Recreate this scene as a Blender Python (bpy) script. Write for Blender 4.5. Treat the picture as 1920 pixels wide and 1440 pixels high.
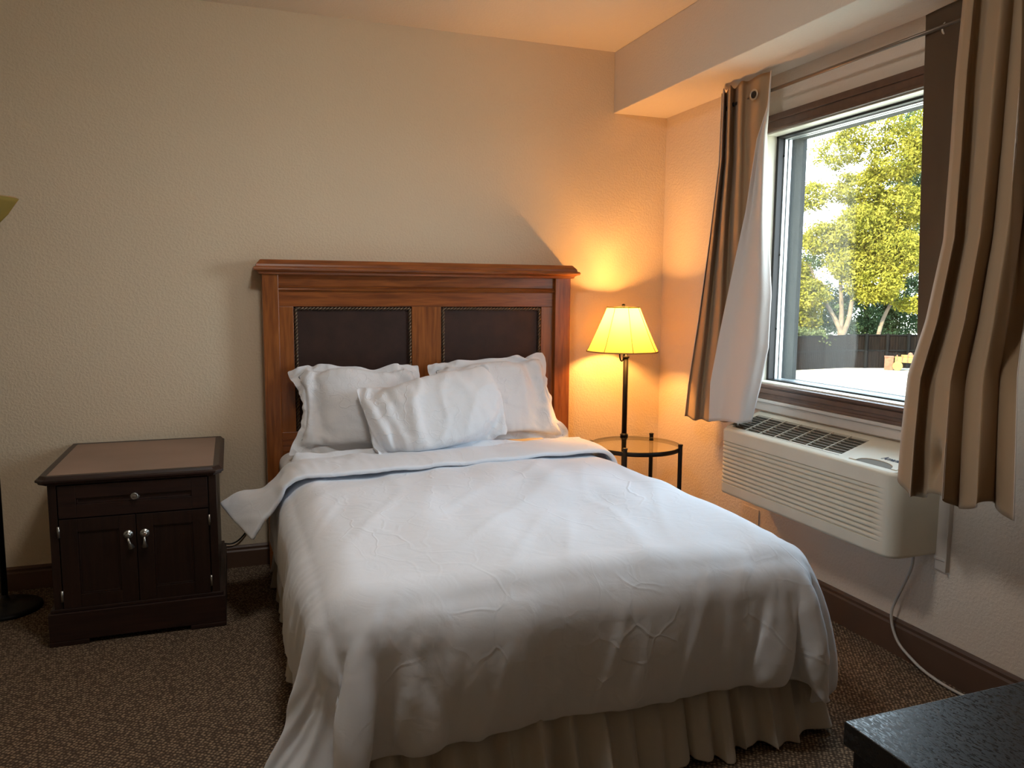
import bpy, bmesh, math, random
import numpy as np
from mathutils import Vector, Matrix
from math import sin, cos, pi, radians

for o in list(bpy.data.objects):
    bpy.data.objects.remove(o, do_unlink=True)
SC = bpy.context.scene
COL = SC.collection

# ------------------------------------------------------------------ camera
YAW, PITCH, ROLL, FPX = 0.346879, -0.114761, 0.007284, 1458.75
_f = np.array([sin(YAW)*cos(PITCH), cos(YAW)*cos(PITCH), sin(PITCH)])
_r = np.array([cos(YAW), -sin(YAW), 0.0]); _u = np.cross(_r, _f)
_r2 = _r*cos(ROLL)+_u*sin(ROLL); _u2 = -_r*sin(ROLL)+_u*cos(ROLL)
cam = bpy.data.cameras.new('camera'); camo = bpy.data.objects.new('camera', cam); COL.objects.link(camo)
M = Matrix(((_r2[0], _u2[0], -_f[0], 0), (_r2[1], _u2[1], -_f[1], 0), (_r2[2], _u2[2], -_f[2], 1.4), (0, 0, 0, 1)))
camo.matrix_world = M
cam.sensor_width = 36; cam.lens = FPX/1920*36; cam.clip_start = .05; cam.clip_end = 300
SC.camera = camo

# ------------------------------------------------------------------ room dimensions
XW, YW = 2.438, 4.113          # right (window) wall and back wall planes
XL, YF = -2.7, -1.9            # left wall and wall behind the viewer
ZC, ZS, XS = 2.762, 2.427, 2.09  # ceiling, soffit underside, soffit face
WY0, WY1, WZ0, WZ1 = 2.00, 3.20, 0.98, 2.168   # window opening

# ------------------------------------------------------------------ light and exposure
SKY = 12.0
SC.view_settings.view_transform = 'Standard'
SC.view_settings.look = 'None'
SC.view_settings.gamma = 1.0
SC.view_settings.use_curve_mapping = False
SC.view_settings.exposure = 0.0
SC.cycles.use_denoising = True
SC.cycles.max_bounces = 14; SC.cycles.diffuse_bounces = 9; SC.cycles.glossy_bounces = 5
SC.cycles.transmission_bounces = 8; SC.cycles.transparent_max_bounces = 16
SC.cycles.sample_clamp_indirect = 6.0
SC.cycles.caustics_reflective = False; SC.cycles.caustics_refractive = False

W = bpy.data.worlds.new('sky'); SC.world = W; W.use_nodes = True
wn = W.node_tree; wn.nodes.clear()
wo = wn.nodes.new('ShaderNodeOutputWorld'); wb = wn.nodes.new('ShaderNodeBackground')
tc = wn.nodes.new('ShaderNodeTexCoord'); sp = wn.nodes.new('ShaderNodeSeparateXYZ')
rp = wn.nodes.new('ShaderNodeValToRGB')
wn.links.new(tc.outputs['Generated'], sp.inputs[0]); wn.links.new(sp.outputs['Z'], rp.inputs[0])
rp.color_ramp.elements[0].position = 0.0; rp.color_ramp.elements[0].color = (.85, .93, 1.0, 1)
rp.color_ramp.elements[1].position = 0.6; rp.color_ramp.elements[1].color = (.58, .80, 1.0, 1)
wn.links.new(rp.outputs[0], wb.inputs[0]); wb.inputs[1].default_value = SKY
wn.links.new(wb.outputs[0], wo.inputs[0])

def lamp(name, kind, loc, energy, color, **kw):
    d = bpy.data.lights.new(name, kind); d.energy = energy; d.color = color
    for k, v in kw.items(): setattr(d, k, v)
    o = bpy.data.objects.new(name, d); COL.objects.link(o); o.location = loc
    return o
# low sun behind the building, lighting the garden only
SUN = lamp('sun', 'SUN', (0, 0, 8), 25.0, (1.0, .86, .55), angle=.01)
SUN.rotation_euler = Vector((.80, .35, -.62)).to_track_quat('-Z', 'Y').to_euler()
# window portal: guides sky sampling, adds no light
PORT = lamp('window_portal', 'AREA', (XW+.10, (WY0+WY1)/2, (WZ0+WZ1)/2), 1.0, (1, 1, 1), shape='RECTANGLE', size=WZ1-WZ0, size_y=WY1-WY0)
PORT.rotation_euler = (0, radians(90), 0)
PORT.data.cycles.is_portal = True
LAMP_W = 80.0
FILL_S = 44.0  # glow of the added, unseen fill dome over the bed

# ------------------------------------------------------------------ materials
def new_mat(name):
    m = bpy.data.materials.new(name); m.use_nodes = True
    nt = m.node_tree; b = nt.nodes['Principled BSDF']
    return m, nt, b
def nd(nt, t, **kw):
    n = nt.nodes.new(t)
    for k, v in kw.items():
        if k in n.inputs: n.inputs[k].default_value = v
        else: setattr(n, k, v)
    return n
def coords(nt, scale=(1, 1, 1), rot=(0, 0, 0), space='Object'):
    t = nd(nt, 'ShaderNodeTexCoord'); mp = nd(nt, 'ShaderNodeMapping')
    mp.inputs['Scale'].default_value = scale; mp.inputs['Rotation'].default_value = rot
    nt.links.new(t.outputs[space], mp.inputs[0]); return mp.outputs[0]
def bump(nt, b, h, strength=.3, dist=.002, prev=None):
    n = nd(nt, 'ShaderNodeBump'); n.inputs['Strength'].default_value = strength; n.inputs['Distance'].default_value = dist
    nt.links.new(h, n.inputs['Height'])
    if prev is not None: nt.links.new(prev, n.inputs['Normal'])
    nt.links.new(n.outputs[0], b.inputs['Normal']); return n.outputs[0]
def ramp(nt, fac, stops):
    r = nd(nt, 'ShaderNodeValToRGB'); e = r.color_ramp.elements
    while len(e) < len(stops): e.new(.5)
    for i, (p, c) in enumerate(stops): e[i].position = p; e[i].color = (*c, 1)
    nt.links.new(fac, r.inputs[0]); return r.outputs[0]
def plain(name, col, rough=.6, metal=0.0, noise=.06, nscale=6, spec=.4, bumpd=0.0, bscale=300):
    m, nt, b = new_mat(name)
    n = nd(nt, 'ShaderNodeTexNoise'); n.inputs['Scale'].default_value = nscale; n.inputs['Detail'].default_value = 4
    nt.links.new(coords(nt), n.inputs['Vector'])
    lo = tuple(c*(1-noise) for c in col); hi = tuple(min(1, c*(1+noise)) for c in col)
    nt.links.new(ramp(nt, n.outputs[0], [(.3, lo), (.7, hi)]), b.inputs['Base Color'])
    b.inputs['Roughness'].default_value = rough; b.inputs['Metallic'].default_value = metal
    b.inputs['Specular IOR Level'].default_value = spec
    if bumpd:
        n2 = nd(nt, 'ShaderNodeTexNoise'); n2.inputs['Scale'].default_value = bscale; n2.inputs['Detail'].default_value = 3
        nt.links.new(coords(nt), n2.inputs['Vector']); bump(nt, b, n2.outputs[0], .5, bumpd)
    return m
def wall_mat(name, col):
    m, nt, b = new_mat(name)
    n = nd(nt, 'ShaderNodeTexNoise'); n.inputs['Scale'].default_value = 1.2; n.inputs['Detail'].default_value = 3
    nt.links.new(coords(nt), n.inputs['Vector'])
    nt.links.new(ramp(nt, n.outputs[0], [(.3, tuple(c*.97 for c in col)), (.7, col)]), b.inputs['Base Color'])
    n2 = nd(nt, 'ShaderNodeTexNoise'); n2.inputs['Scale'].default_value = 95; n2.inputs['Detail'].default_value = 2
    nt.links.new(coords(nt), n2.inputs['Vector'])
    r2 = ramp(nt, n2.outputs[0], [(.42, (0, 0, 0)), (.62, (1, 1, 1))])
    bump(nt, b, r2, .35, .0022); b.inputs['Roughness'].default_value = .62; b.inputs['Specular IOR Level'].default_value = .3
    return m
def wood(name, lo, hi, axis='Z', rough=.35, scale=9, coat=.25, spec=.5):
    m, nt, b = new_mat(name)
    sc = {'X': (.5, 6, 6), 'Y': (6, .5, 6), 'Z': (6, 6, .5)}[axis]
    v = coords(nt, sc)
    n = nd(nt, 'ShaderNodeTexNoise'); n.inputs['Scale'].default_value = scale; n.inputs['Detail'].default_value = 8; n.inputs['Distortion'].default_value = .6
    nt.links.new(v, n.inputs['Vector'])
    nt.links.new(ramp(nt, n.outputs[0], [(.3, lo), (.7, hi)]), b.inputs['Base Color'])
    bump(nt, b, n.outputs[0], .15, .0006)
    b.inputs['Roughness'].default_value = rough; b.inputs['Coat Weight'].default_value = coat; b.inputs['Coat Roughness'].default_value = .25
    b.inputs['Specular IOR Level'].default_value = spec
    return m
def cloth(name, col, crease=.8, cs=3.0, weave=.0002, rough=.85, sheen=.15, fine=.0025):
    m, nt, b = new_mat(name)
    b.inputs['Base Color'].default_value = (*col, 1); b.inputs['Roughness'].default_value = rough
    b.inputs['Specular IOR Level'].default_value = .2; b.inputs['Sheen Weight'].default_value = sheen
    v = coords(nt)
    n = nd(nt, 'ShaderNodeTexNoise'); n.inputs['Scale'].default_value = cs; n.inputs['Detail'].default_value = 5; n.inputs['Distortion'].default_value = 1.6
    nt.links.new(v, n.inputs['Vector'])
    # straight thin crease lines meeting in stars, broken up by a mask
    prev = None
    for q, (sc_, wd, dist_, seed) in enumerate(((cs*1.3, .022, .0020, 0.0), (cs*4.2, .05, .0012, 7.3))):
        wrp = nd(nt, 'ShaderNodeTexNoise'); wrp.inputs['Scale'].default_value = cs*2; nt.links.new(v, wrp.inputs['Vector'])
        ad = nd(nt, 'ShaderNodeMixRGB', blend_type='LINEAR_LIGHT'); ad.inputs[0].default_value = .12; nt.links.new(v, ad.inputs[1]); nt.links.new(wrp.outputs['Color'], ad.inputs[2])
        mp2 = nd(nt, 'ShaderNodeMapping'); mp2.inputs['Location'].default_value = (seed, seed*.7, seed*.3); mp2.inputs['Scale'].default_value = (1, .6, 1); nt.links.new(ad.outputs[0], mp2.inputs[0])
        vo = nd(nt, 'ShaderNodeTexVoronoi', feature='DISTANCE_TO_EDGE'); vo.inputs['Scale'].default_value = sc_; nt.links.new(mp2.outputs[0], vo.inputs['Vector'])
        rr = ramp(nt, vo.outputs['Distance'], [(0.0, (1, 1, 1)), (wd, (0, 0, 0))])
        n3 = nd(nt, 'ShaderNodeTexNoise'); n3.inputs['Scale'].default_value = cs*1.1; n3.inputs['Detail'].default_value = 3; nt.links.new(mp2.outputs[0], n3.inputs['Vector'])
        mk = ramp(nt, n3.outputs[0], [(.47, (0, 0, 0)), (.66, (1, 1, 1))])
        mu = nd(nt, 'ShaderNodeMath', operation='MULTIPLY'); nt.links.new(rr, mu.inputs[0]); nt.links.new(mk, mu.inputs[1])
        prev = bump(nt, b, mu.outputs[0], crease*.6, dist_, prev)
    p = prev
    n4 = nd(nt, 'ShaderNodeTexNoise'); n4.inputs['Scale'].default_value = cs*5; n4.inputs['Detail'].default_value = 4; n4.inputs['Distortion'].default_value = 1.0
    nt.links.new(v, n4.inputs['Vector'])
    p = bump(nt, b, n4.outputs[0], .5, fine, p)
    if weave:
        n5 = nd(nt, 'ShaderNodeTexNoise'); n5.inputs['Scale'].default_value = 700; nt.links.new(v, n5.inputs['Vector'])
        bump(nt, b, n5.outputs[0], .3, weave, p)
    return m

M_WALL = wall_mat('painted_wall', (.76, .635, .465))
M_WALLR = wall_mat('painted_wall_window_side', (.75, .64, .53))
M_CEIL = wall_mat('painted_ceiling', (.76, .68, .58))
M_BASE = plain('brown_baseboard', (.11, .060, .038), .45)
M_HB = wood('cherry_wood_vertical', (.17, .048, .011), (.38, .125, .028), 'Z', .33)
M_HBX = wood('cherry_wood_horizontal', (.16, .043, .010), (.36, .110, .025), 'X', .33)
M_LEATHER = plain('dark_brown_leather', (.035, .014, .009), .55, noise=.25, nscale=14, bumpd=.0006, bscale=260)
M_ROPE = plain('antique_bronze_rope', (.16, .12, .085), .35, .75)
M_NS = wood('espresso_wood', (.011, .0042, .003), (.028, .011, .007), 'Z', .42, coat=.1)
M_NSX = wood('espresso_wood_horizontal', (.013, .005, .004), (.032, .012, .008), 'X', .45, coat=.1)
M_NSTOP = plain('brown_leather_top', (.27, .18, .135), .5, noise=.12, nscale=3)
M_PEWTER = plain('pewter_metal', (.42, .41, .38), .3, .9)
M_BLACK = plain('black_metal', (.012, .011, .010), .4, .4)
M_WHITE = cloth('white_cotton', (.76, .79, .84), 1.3, 2.0, fine=.005)
M_PIL = cloth('white_pillow_cotton', (.78, .80, .83), 1.6, 4.0, fine=.005)
M_SHEET = cloth('white_sheet', (.80, .80, .81), .3, 5.0)
M_SKIRT = cloth('ivory_skirt', (.55, .52, .46), .2, 6.0)
M_CURT = cloth('tan_curtain_fabric', (.36, .25, .15), .15, 3.0, weave=.0004, fine=.0012, rough=.9)
M_LINE = cloth('grey_curtain_lining', (.72, .67, .63), .15, 3.0, weave=.0003, fine=.0015, rough=.8)
M_AC = plain('beige_plastic', (.68, .62, .50), .45, noise=.03, bumpd=.0003, bscale=500)
M_ACD = plain('dark_louver_plastic', (.05, .047, .042), .5)
M_ACV = plain('grey_vane_plastic', (.30, .27, .22), .5)
M_CORD = plain('white_cord', (.55, .51, .46), .5)
M_TRIM = plain('brown_window_trim', (.115, .062, .040), .4, noise=.15, nscale=30)
M_REVEAL = plain('cream_reveal_paint', (.70, .66, .55), .4, noise=.03)
M_LEDGE = plain('off_white_ledge', (.56, .50, .44), .5, noise=.04)
M_GASKET = plain('black_gasket', (.012, .010, .010), .5)
M_ALU = plain('aluminium', (.55, .57, .58), .35, .8)
M_EXT = plain('grey_exterior_stucco', (.032, .035, .034), .9, bumpd=.003, bscale=60)
M_PLATE = plain('beige_cover_plate', (.50, .42, .32), .5)
M_NICKEL = plain('brushed_nickel', (.55, .52, .47), .3, .9)

def glass_mat(name, tint=(.97, .98, .97), gl=1.0):
    m = bpy.data.materials.new(name); m.use_nodes = True; nt = m.node_tree; nt.nodes.clear()
    o = nd(nt, 'ShaderNodeOutputMaterial'); t = nd(nt, 'ShaderNodeBsdfTransparent'); g = nd(nt, 'ShaderNodeBsdfGlossy')
    mx = nd(nt, 'ShaderNodeMixShader'); fr = nd(nt, 'ShaderNodeFresnel'); fr.inputs[0].default_value = 1.45
    ge = nd(nt, 'ShaderNodeNewGeometry'); mi = nd(nt, 'ShaderNodeMath', operation='MULTIPLY_ADD'); mi.inputs[1].default_value = 1/1.45-1.45; mi.inputs[2].default_value = 1.45
    nt.links.new(ge.outputs['Backfacing'], mi.inputs[0]); nt.links.new(mi.outputs[0], fr.inputs[0])
    ml = nd(nt, 'ShaderNodeMath', operation='MULTIPLY'); ml.inputs[1].default_value = gl
    nt.links.new(fr.outputs[0], ml.inputs[0])
    t.inputs[0].default_value = (*tint, 1); g.inputs['Roughness'].default_value = .02
    nt.links.new(ml.outputs[0], mx.inputs[0]); nt.links.new(t.outputs[0], mx.inputs[1]); nt.links.new(g.outputs[0], mx.inputs[2])
    nt.links.new(mx.outputs[0], o.inputs[0]); return m
M_GLASS = glass_mat('window_glass')
M_TGLASS = glass_mat('table_glass', (.93, .95, .92), 1.2)

def shade_mat(name, col, trans, mixv):
    m = bpy.data.materials.new(name); m.use_nodes = True; nt = m.node_tree; nt.nodes.clear()
    o = nd(nt, 'ShaderNodeOutputMaterial'); d = nd(nt, 'ShaderNodeBsdfDiffuse'); t = nd(nt, 'ShaderNodeBsdfTranslucent')
    n = nd(nt, 'ShaderNodeTexNoise'); n.inputs['Scale'].default_value = 400
    nt.links.new(coords(nt), n.inputs['Vector'])
    nt.links.new(ramp(nt, n.outputs[0], [(.3, tuple(c*.93 for c in trans)), (.7, trans)]), t.inputs[0])
    mx = nd(nt, 'ShaderNodeMixShader'); mx.inputs[0].default_value = mixv; d.inputs[0].default_value = (*col, 1)
    nt.links.new(d.outputs[0], mx.inputs[1]); nt.links.new(t.outputs[0], mx.inputs[2]); nt.links.new(mx.outputs[0], o.inputs[0])
    return m
M_SHADE = shade_mat('cream_lamp_shade_fabric', (.80, .66, .36), (.84, .60, .18), .62)
M_TORCH = shade_mat('amber_glass_shade', (.42, .33, .10), (.6, .5, .2), .3)
def emit(name, col, s):
    m = bpy.data.materials.new(name); m.use_nodes = True; nt = m.node_tree; nt.nodes.clear()
    o = nd(nt, 'ShaderNodeOutputMaterial'); e = nd(nt, 'ShaderNodeEmission'); e.inputs[0].default_value = (*col, 1); e.inputs[1].default_value = s
    nt.links.new(e.outputs[0], o.inputs[0]); return m

def carpet_mat():
    m, nt, b = new_mat('woven_loop_carpet')
    v = coords(nt, (1, 1, 1), (0, 0, .6))
    vo = nd(nt, 'ShaderNodeTexVoronoi'); vo.inputs['Scale'].default_value = 86; vo.inputs['Randomness'].default_value = .4
    nt.links.new(v, vo.inputs['Vector'])
    c1 = ramp(nt, vo.outputs['Distance'], [(.12, (.44, .33, .22)), (.50, (.09, .064, .046))])
    n = nd(nt, 'ShaderNodeTexNoise'); n.inputs['Scale'].default_value = 60; n.inputs['Detail'].default_value = 3; nt.links.new(v, n.inputs['Vector'])
    mx = nd(nt, 'ShaderNodeMixRGB', blend_type='MULTIPLY'); mx.inputs[0].default_value = 1
    nt.links.new(c1, mx.inputs[1]); nt.links.new(ramp(nt, n.outputs[0], [(.35, (.86, .84, .82)), (.65, (1.08, 1.06, 1.04))]), mx.inputs[2])
    nt.links.new(mx.outputs[0], b.inputs['Base Color'])
    inv = nd(nt, 'ShaderNodeMath', operation='SUBTRACT'); inv.inputs[0].default_value = 1; nt.links.new(vo.outputs['Distance'], inv.inputs[1])
    bump(nt, b, inv.outputs[0], .9, .006); b.inputs['Roughness'].default_value = .95; b.inputs['Specular IOR Level'].default_value = .1
    return m
M_CARPET = carpet_mat()
def desk_mat():
    m, nt, b = new_mat('black_open_grain_wood')
    v = coords(nt, (90, 30, 40))
    n = nd(nt, 'ShaderNodeTexNoise'); n.inputs['Scale'].default_value = 3.2; n.inputs['Detail'].default_value = 6; n.inputs['Distortion'].default_value = .8
    nt.links.new(v, n.inputs['Vector'])
    b.inputs['Base Color'].default_value = (.008, .0075, .0075, 1); b.inputs['Specular IOR Level'].default_value = .4
    nt.links.new(ramp(nt, n.outputs[0], [(.40, (.22, .22, .22)), (.62, (.50, .50, .50))]), b.inputs['Roughness'])
    r = ramp(nt, n.outputs[0], [(.42, (0, 0, 0)), (.56, (1, 1, 1))])
    bump(nt, b, r, .25, .00035); return m
M_DESK = desk_mat()

# ------------------------------------------------------------------ mesh helpers
def add_box(bm, x0, x1, y0, y1, z0, z1):
    vs = [bm.verts.new(p) for p in ((x0, y0, z0), (x1, y0, z0), (x1, y1, z0), (x0, y1, z0), (x0, y0, z1), (x1, y0, z1), (x1, y1, z1), (x0, y1, z1))]
    for f in ((3, 2, 1, 0), (4, 5, 6, 7), (0, 1, 5, 4), (1, 2, 6, 5), (2, 3, 7, 6), (3, 0, 4, 7)): bm.faces.new([vs[i] for i in f])
    return vs
def add_tube(bm, pts, r, n=12, caps=True):
    pts = [Vector(p) for p in pts]; rings = []
    rr = r if isinstance(r, (list, tuple)) else [r]*len(pts)
    t0 = (pts[1]-pts[0]).normalized(); ref = Vector((0, 0, 1)) if abs(t0.z) < .9 else Vector((1, 0, 0))
    a = t0.cross(ref).normalized()
    for i, p in enumerate(pts):
        t = (pts[min(i+1, len(pts)-1)]-pts[max(i-1, 0)]).normalized()
        a = (a-t*a.dot(t)).normalized(); b = t.cross(a)
        rings.append([bm.verts.new(p+(a*cos(2*pi*k/n)+b*sin(2*pi*k/n))*rr[i]) for k in range(n)])
    for i in range(len(rings)-1):
        for k in range(n): bm.faces.new((rings[i][k], rings[i][(k+1) % n], rings[i+1][(k+1) % n], rings[i+1][k]))
    if caps:
        bm.faces.new(rings[0][::-1]); bm.faces.new(rings[-1])
def add_lathe(bm, prof, c=(0, 0, 0), n=40, close=False, axis='Z'):
    rings = []
    for (r, z) in prof:
        ring = []
        for k in range(n):
            a = 2*pi*k/n
            if axis == 'Z': p = (c[0]+r*cos(a), c[1]+r*sin(a), c[2]+z)
            elif axis == 'Y': p = (c[0]+r*cos(a), c[1]+z, c[2]+r*sin(a))
            else: p = (c[0]+z, c[1]+r*cos(a), c[2]+r*sin(a))
            ring.append(bm.verts.new(p))
        rings.append(ring)
    for i in range(len(rings)-1):
        for k in range(n): bm.faces.new((rings[i][k], rings[i][(k+1) % n], rings[i+1][(k+1) % n], rings[i+1][k]))
    if close: bm.faces.new(rings[0][::-1]); bm.faces.new(rings[-1])
def add_ring(bm, c, R, r, n=64, m=12, sz=None):
    """horizontal torus (elliptic section when sz is given)"""
    sz = sz or r; rings = []
    for i in range(n):
        a = 2*pi*i/n
        rings.append([bm.verts.new((c[0]+(R+r*cos(2*pi*j/m))*cos(a), c[1]+(R+r*cos(2*pi*j/m))*sin(a), c[2]+sz*sin(2*pi*j/m))) for j in range(m)])
    for i in range(n):
        for j in range(m): bm.faces.new((rings[i][j], rings[(i+1) % n][j], rings[(i+1) % n][(j+1) % m], rings[i][(j+1) % m]))
def add_prism(bm, prof, x0, x1, ends=(0, 0)):
    """extrude a y,z profile along x; ends = extra length per unit of projection (mitre) not used"""
    A = [bm.verts.new((x0, y, z)) for y, z in prof]; B = [bm.verts.new((x1, y, z)) for y, z in prof]
    n = len(prof)
    for i in range(n): bm.faces.new((A[i], A[(i+1) % n], B[(i+1) % n], B[i]))
    bm.faces.new(A[::-1]); bm.faces.new(B)
def grid_mesh(bm, P, wrap=False):
    """P: array [a, b, 3]"""
    V = [[bm.verts.new(tuple(P[i, j])) for j in range(P.shape[1])] for i in range(P.shape[0])]
    for i in range(P.shape[0]-1):
        for j in range(P.shape[1]-1): bm.faces.new((V[i][j], V[i][j+1], V[i+1][j+1], V[i+1][j]))
    return V
def part(name, bm, m, parent=None, bevel=0.0, smooth=False, sub=0, solid=0.0, off=-1, label=None, seg=2, fixn=True):
    if fixn: bmesh.ops.recalc_face_normals(bm, faces=bm.faces[:])
    me = bpy.data.meshes.new(name); bm.to_mesh(me); bm.free()
    for mm in (m if isinstance(m, (list, tuple)) else [m]): me.materials.append(mm)
    if smooth:
        for p in me.polygons: p.use_smooth = True
    o = bpy.data.objects.new(name, me); COL.objects.link(o)
    if parent is not None:
        o.parent = parent; o.matrix_parent_inverse = Matrix.Translation(parent.location).inverted() if parent.type == 'EMPTY' else Matrix.Identity(4)
    if solid:
        s = o.modifiers.new('thickness', 'SOLIDIFY'); s.thickness = solid; s.offset = off
        if isinstance(m, (list, tuple)) and len(m) > 1: s.material_offset = 1; s.material_offset_rim = 1
    if bevel:
        b = o.modifiers.new('bevel', 'BEVEL'); b.width = bevel; b.segments = seg; b.limit_method = 'ANGLE'; b.angle_limit = radians(40)
    if sub:
        s = o.modifiers.new('sub', 'SUBSURF'); s.levels = s.render_levels = sub
    if label: o['label'] = label
    return o
def wpart(*a, **k):
    """part whose mesh is written in world coordinates under a thing (parent at identity offset handled)"""
    return part(*a, **k)
def thing(name, label, cat, loc=(0, 0, 0), group=None):
    o = bpy.data.objects.new(name, None); COL.objects.link(o); o.location = loc; o.empty_display_size = .1
    o['label'] = label; o['category'] = cat
    if group: o['group'] = group
    return o
def tag(o, label, cat, group=None):
    o['label'] = label; o['category'] = cat
    if group: o['group'] = group
    return o
def struct(name, bm, m, label=None, **k):
    o = part(name, bm, m, **k); o['kind'] = 'structure'
    if label: o['label'] = label
    return o
NB = bmesh.new

# ------------------------------------------------------------------ room shell
bm = NB(); add_box(bm, XL-.2, XW+.35, YF-.2, YW+.2, -.12, 0); struct('floor', bm, M_CARPET, 'brown woven loop carpet floor')
bm = NB(); add_box(bm, XL-.2, XW+.35, YF-.2, YW+.2, ZC, ZC+.2); struct('ceiling', bm, M_CEIL, 'beige painted ceiling')
bm = NB(); add_box(bm, XL-.2, XW+.35, YW, YW+.2, 0, ZC); struct('wall_back', bm, M_WALL, 'beige textured wall behind the bed')
bm = NB(); add_box(bm, XL-.2, XL, YF, YW, 0, ZC); struct('wall_left', bm, M_WALL, 'beige wall on the left')
bm = NB(); add_box(bm, XL-.2, XW+.35, YF-.2, YF, 0, ZC); struct('wall_front', bm, M_WALL, 'beige wall opposite the headboard')
bm = NB()
DI = .085
for (y0, y1, z0, z1) in ((YF, WY0, 0, ZC), (WY1, YW, 0, ZC), (WY0, WY1, 0, WZ0), (WY0, WY1, WZ1, ZC)):
    add_box(bm, XW, XW+DI, y0, y1, z0, z1)
struct('wall_right', bm, M_WALLR, 'beige textured wall with the window')
bm = NB()
EO = .004
for (y0, y1, z0, z1) in ((YF, WY0+EO, 0, ZC), (WY1-EO, YW, 0, ZC), (WY0+EO, WY1-EO, 0, WZ0+EO), (WY0+EO, WY1-EO, WZ1-EO, ZC)):
    add_box(bm, XW+DI+.03, XW+.245, y0, y1, z0, z1)
add_box(bm, XW+.150, XW+.156, WY1-EO-.004, WY1-EO, WZ0+EO, WZ1-EO)
struct('wall_outside', bm, M_EXT, 'grey rough exterior wall around the window recess')
bm = NB(); add_box(bm, XS, XW, YF, YW, ZS, ZC); struct('trim_1', bm, M_CEIL, 'dropped soffit above the window', bevel=.004)
# baseboards with a moulded top
def baseboard_profile(h): return [(0, 0), (-.016, 0), (-.016, h-.03), (-.011, h-.022), (-.012, h-.010), (-.006, h), (0, h)]
bm = NB(); add_prism(bm, [(YW+y, z) for y, z in baseboard_profile(.112)], XL, XW); struct('baseboard_back', bm, M_BASE, 'dark brown baseboard behind the bed')
bm = NB(); add_prism(bm, [(y, z) for y, z in baseboard_profile(.143)], YF, YW-.016)
for v in bm.verts: v.co = Vector((XW+v.co.y, v.co.x, v.co.z))
struct('baseboard_right', bm, M_BASE, 'brown baseboard under the window wall')

# window
win = bpy.data.objects.new('window_1', None); COL.objects.link(win); win['kind'] = 'structure'; win['label'] = 'window with brown trim above the air conditioner'
def trim_piece(bm, a0, a1, z0, z1, along='Y'):
    """moulded casing along y, profile steps in x"""
    steps = [(0, 0, .018), (.22, .78, .026), (.34, .66, .021)]
    h = z1-z0
    add_box(bm, XW-.018, XW, a0, a1, z0, z1)
    add_box(bm, XW-.026, XW-.0175, a0, a1, z0+h*.50, z1-h*.12)
bm = NB(); CT = .075
add_box(bm, XW-.016, XW, WY0-CT, WY1+CT, WZ1, WZ1+CT); add_box(bm, XW-.024, XW-.0155, WY0-CT, WY1+CT, WZ1+.045, WZ1+CT); add_box(bm, XW-.021, XW-.0155, WY0-CT, WY1+CT, WZ1, WZ1+.012)
add_box(bm, XW-.016, XW, WY1, WY1+CT, WZ0-CT, WZ1); add_box(bm, XW-.016, XW, WY0-CT, WY0, WZ0-CT, WZ1)
add_box(bm, XW-.018, XW, WY0-CT, WY1+CT, WZ0-CT, WZ0); add_box(bm, XW-.030, XW-.0175, WY0-CT, WY1+CT, WZ0-.014, WZ0-.001); add_box(bm, XW-.025, XW-.0175, WY0-CT, WY1+CT, WZ0-.045, WZ0-.022); add_box(bm, XW-.022, XW-.0175, WY0-CT, WY1+CT, WZ0-CT, WZ0-.060)
part('window_casing', bm, M_TRIM, win, bevel=.003)
bm = NB()   # painted reveals (thin boards lining the opening)
add_box(bm, XW-.001, XW+DI, WY0, WY1, WZ1-.006, WZ1); add_box(bm, XW-.001, XW+DI, WY0, WY1, WZ0, WZ0+.006)
add_box(bm, XW-.001, XW+DI, WY1-.006, WY1, WZ0, WZ1); add_box(bm, XW-.001, XW+DI, WY0, WY0+.006, WZ0, WZ1)
part('window_reveal', bm, M_REVEAL, win)
bm = NB(); g = .010; x0, x1 = XW+DI-.022, XW+DI+.01
add_box(bm, x0, x1, WY0+.006, WY1-.006, WZ1-.006-g, WZ1-.006); add_box(bm, x0, x1, WY0+.006, WY1-.006, WZ0+.006, WZ0+.006+g*.7)
add_box(bm, x0, x1, WY1-.006-g*1.6, WY1-.006, WZ0, WZ1); add_box(bm, x0, x1, WY0+.006, WY0+.006+g*1.6, WZ0, WZ1)
part('window_gasket', bm, M_GASKET, win)
bm = NB(); x0, x1 = XW+DI+.010, XW+DI+.05; gy = .006+g*1.6
for k in range(2):
    a = k*.006; t = .006 if k == 0 else .004; xx0 = x0+k*.02; xx1 = xx0+.018
    add_box(bm, xx0, xx1, WY0+gy-.02, WY1-gy+.02, WZ1-.017-a*.5-t*.5, WZ1-.01); add_box(bm, xx0, xx1, WY0+gy-.02, WY1-gy+.02, WZ0+.004, WZ0+.011+a*.5+t*.5)
    add_box(bm, xx0, xx1, WY1-gy-a-t, WY1-gy+.02, WZ0, WZ1); add_box(bm, xx0, xx1, WY0+gy-.02, WY0+gy+a+t, WZ0, WZ1)
part('window_frame', bm, M_ALU, win, bevel=.002)
bm = NB()
for z in (1.24, 1.60, 2.07):
    add_lathe(bm, [(.001, -.003), (.004, -.002), (.005, 0), (.001, .001)], (x0-.0005, WY1-gy-.003, z), 12, True, 'X')
part('frame_screws', bm, M_GASKET, win)
bm = NB(); add_box(bm, XW+DI+.024, XW+DI+.029, WY0+gy, WY1-gy, WZ0+.010, WZ1-.016); part('window_pane', bm, M_GLASS, win)
bm = NB(); zl = WZ0-CT   # off-white ledge boards between the casing and the air conditioner
add_box(bm, XW-.030, XW, 1.93, 3.235, zl-.014, zl); add_box(bm, XW-.022, XW, 1.93, 3.235, zl-.055, zl-.014); add_box(bm, XW-.026, XW, 1.93, 3.235, zl-.022, zl-.018)
part('window_ledge', bm, M_LEDGE, win, bevel=.003)

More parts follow.
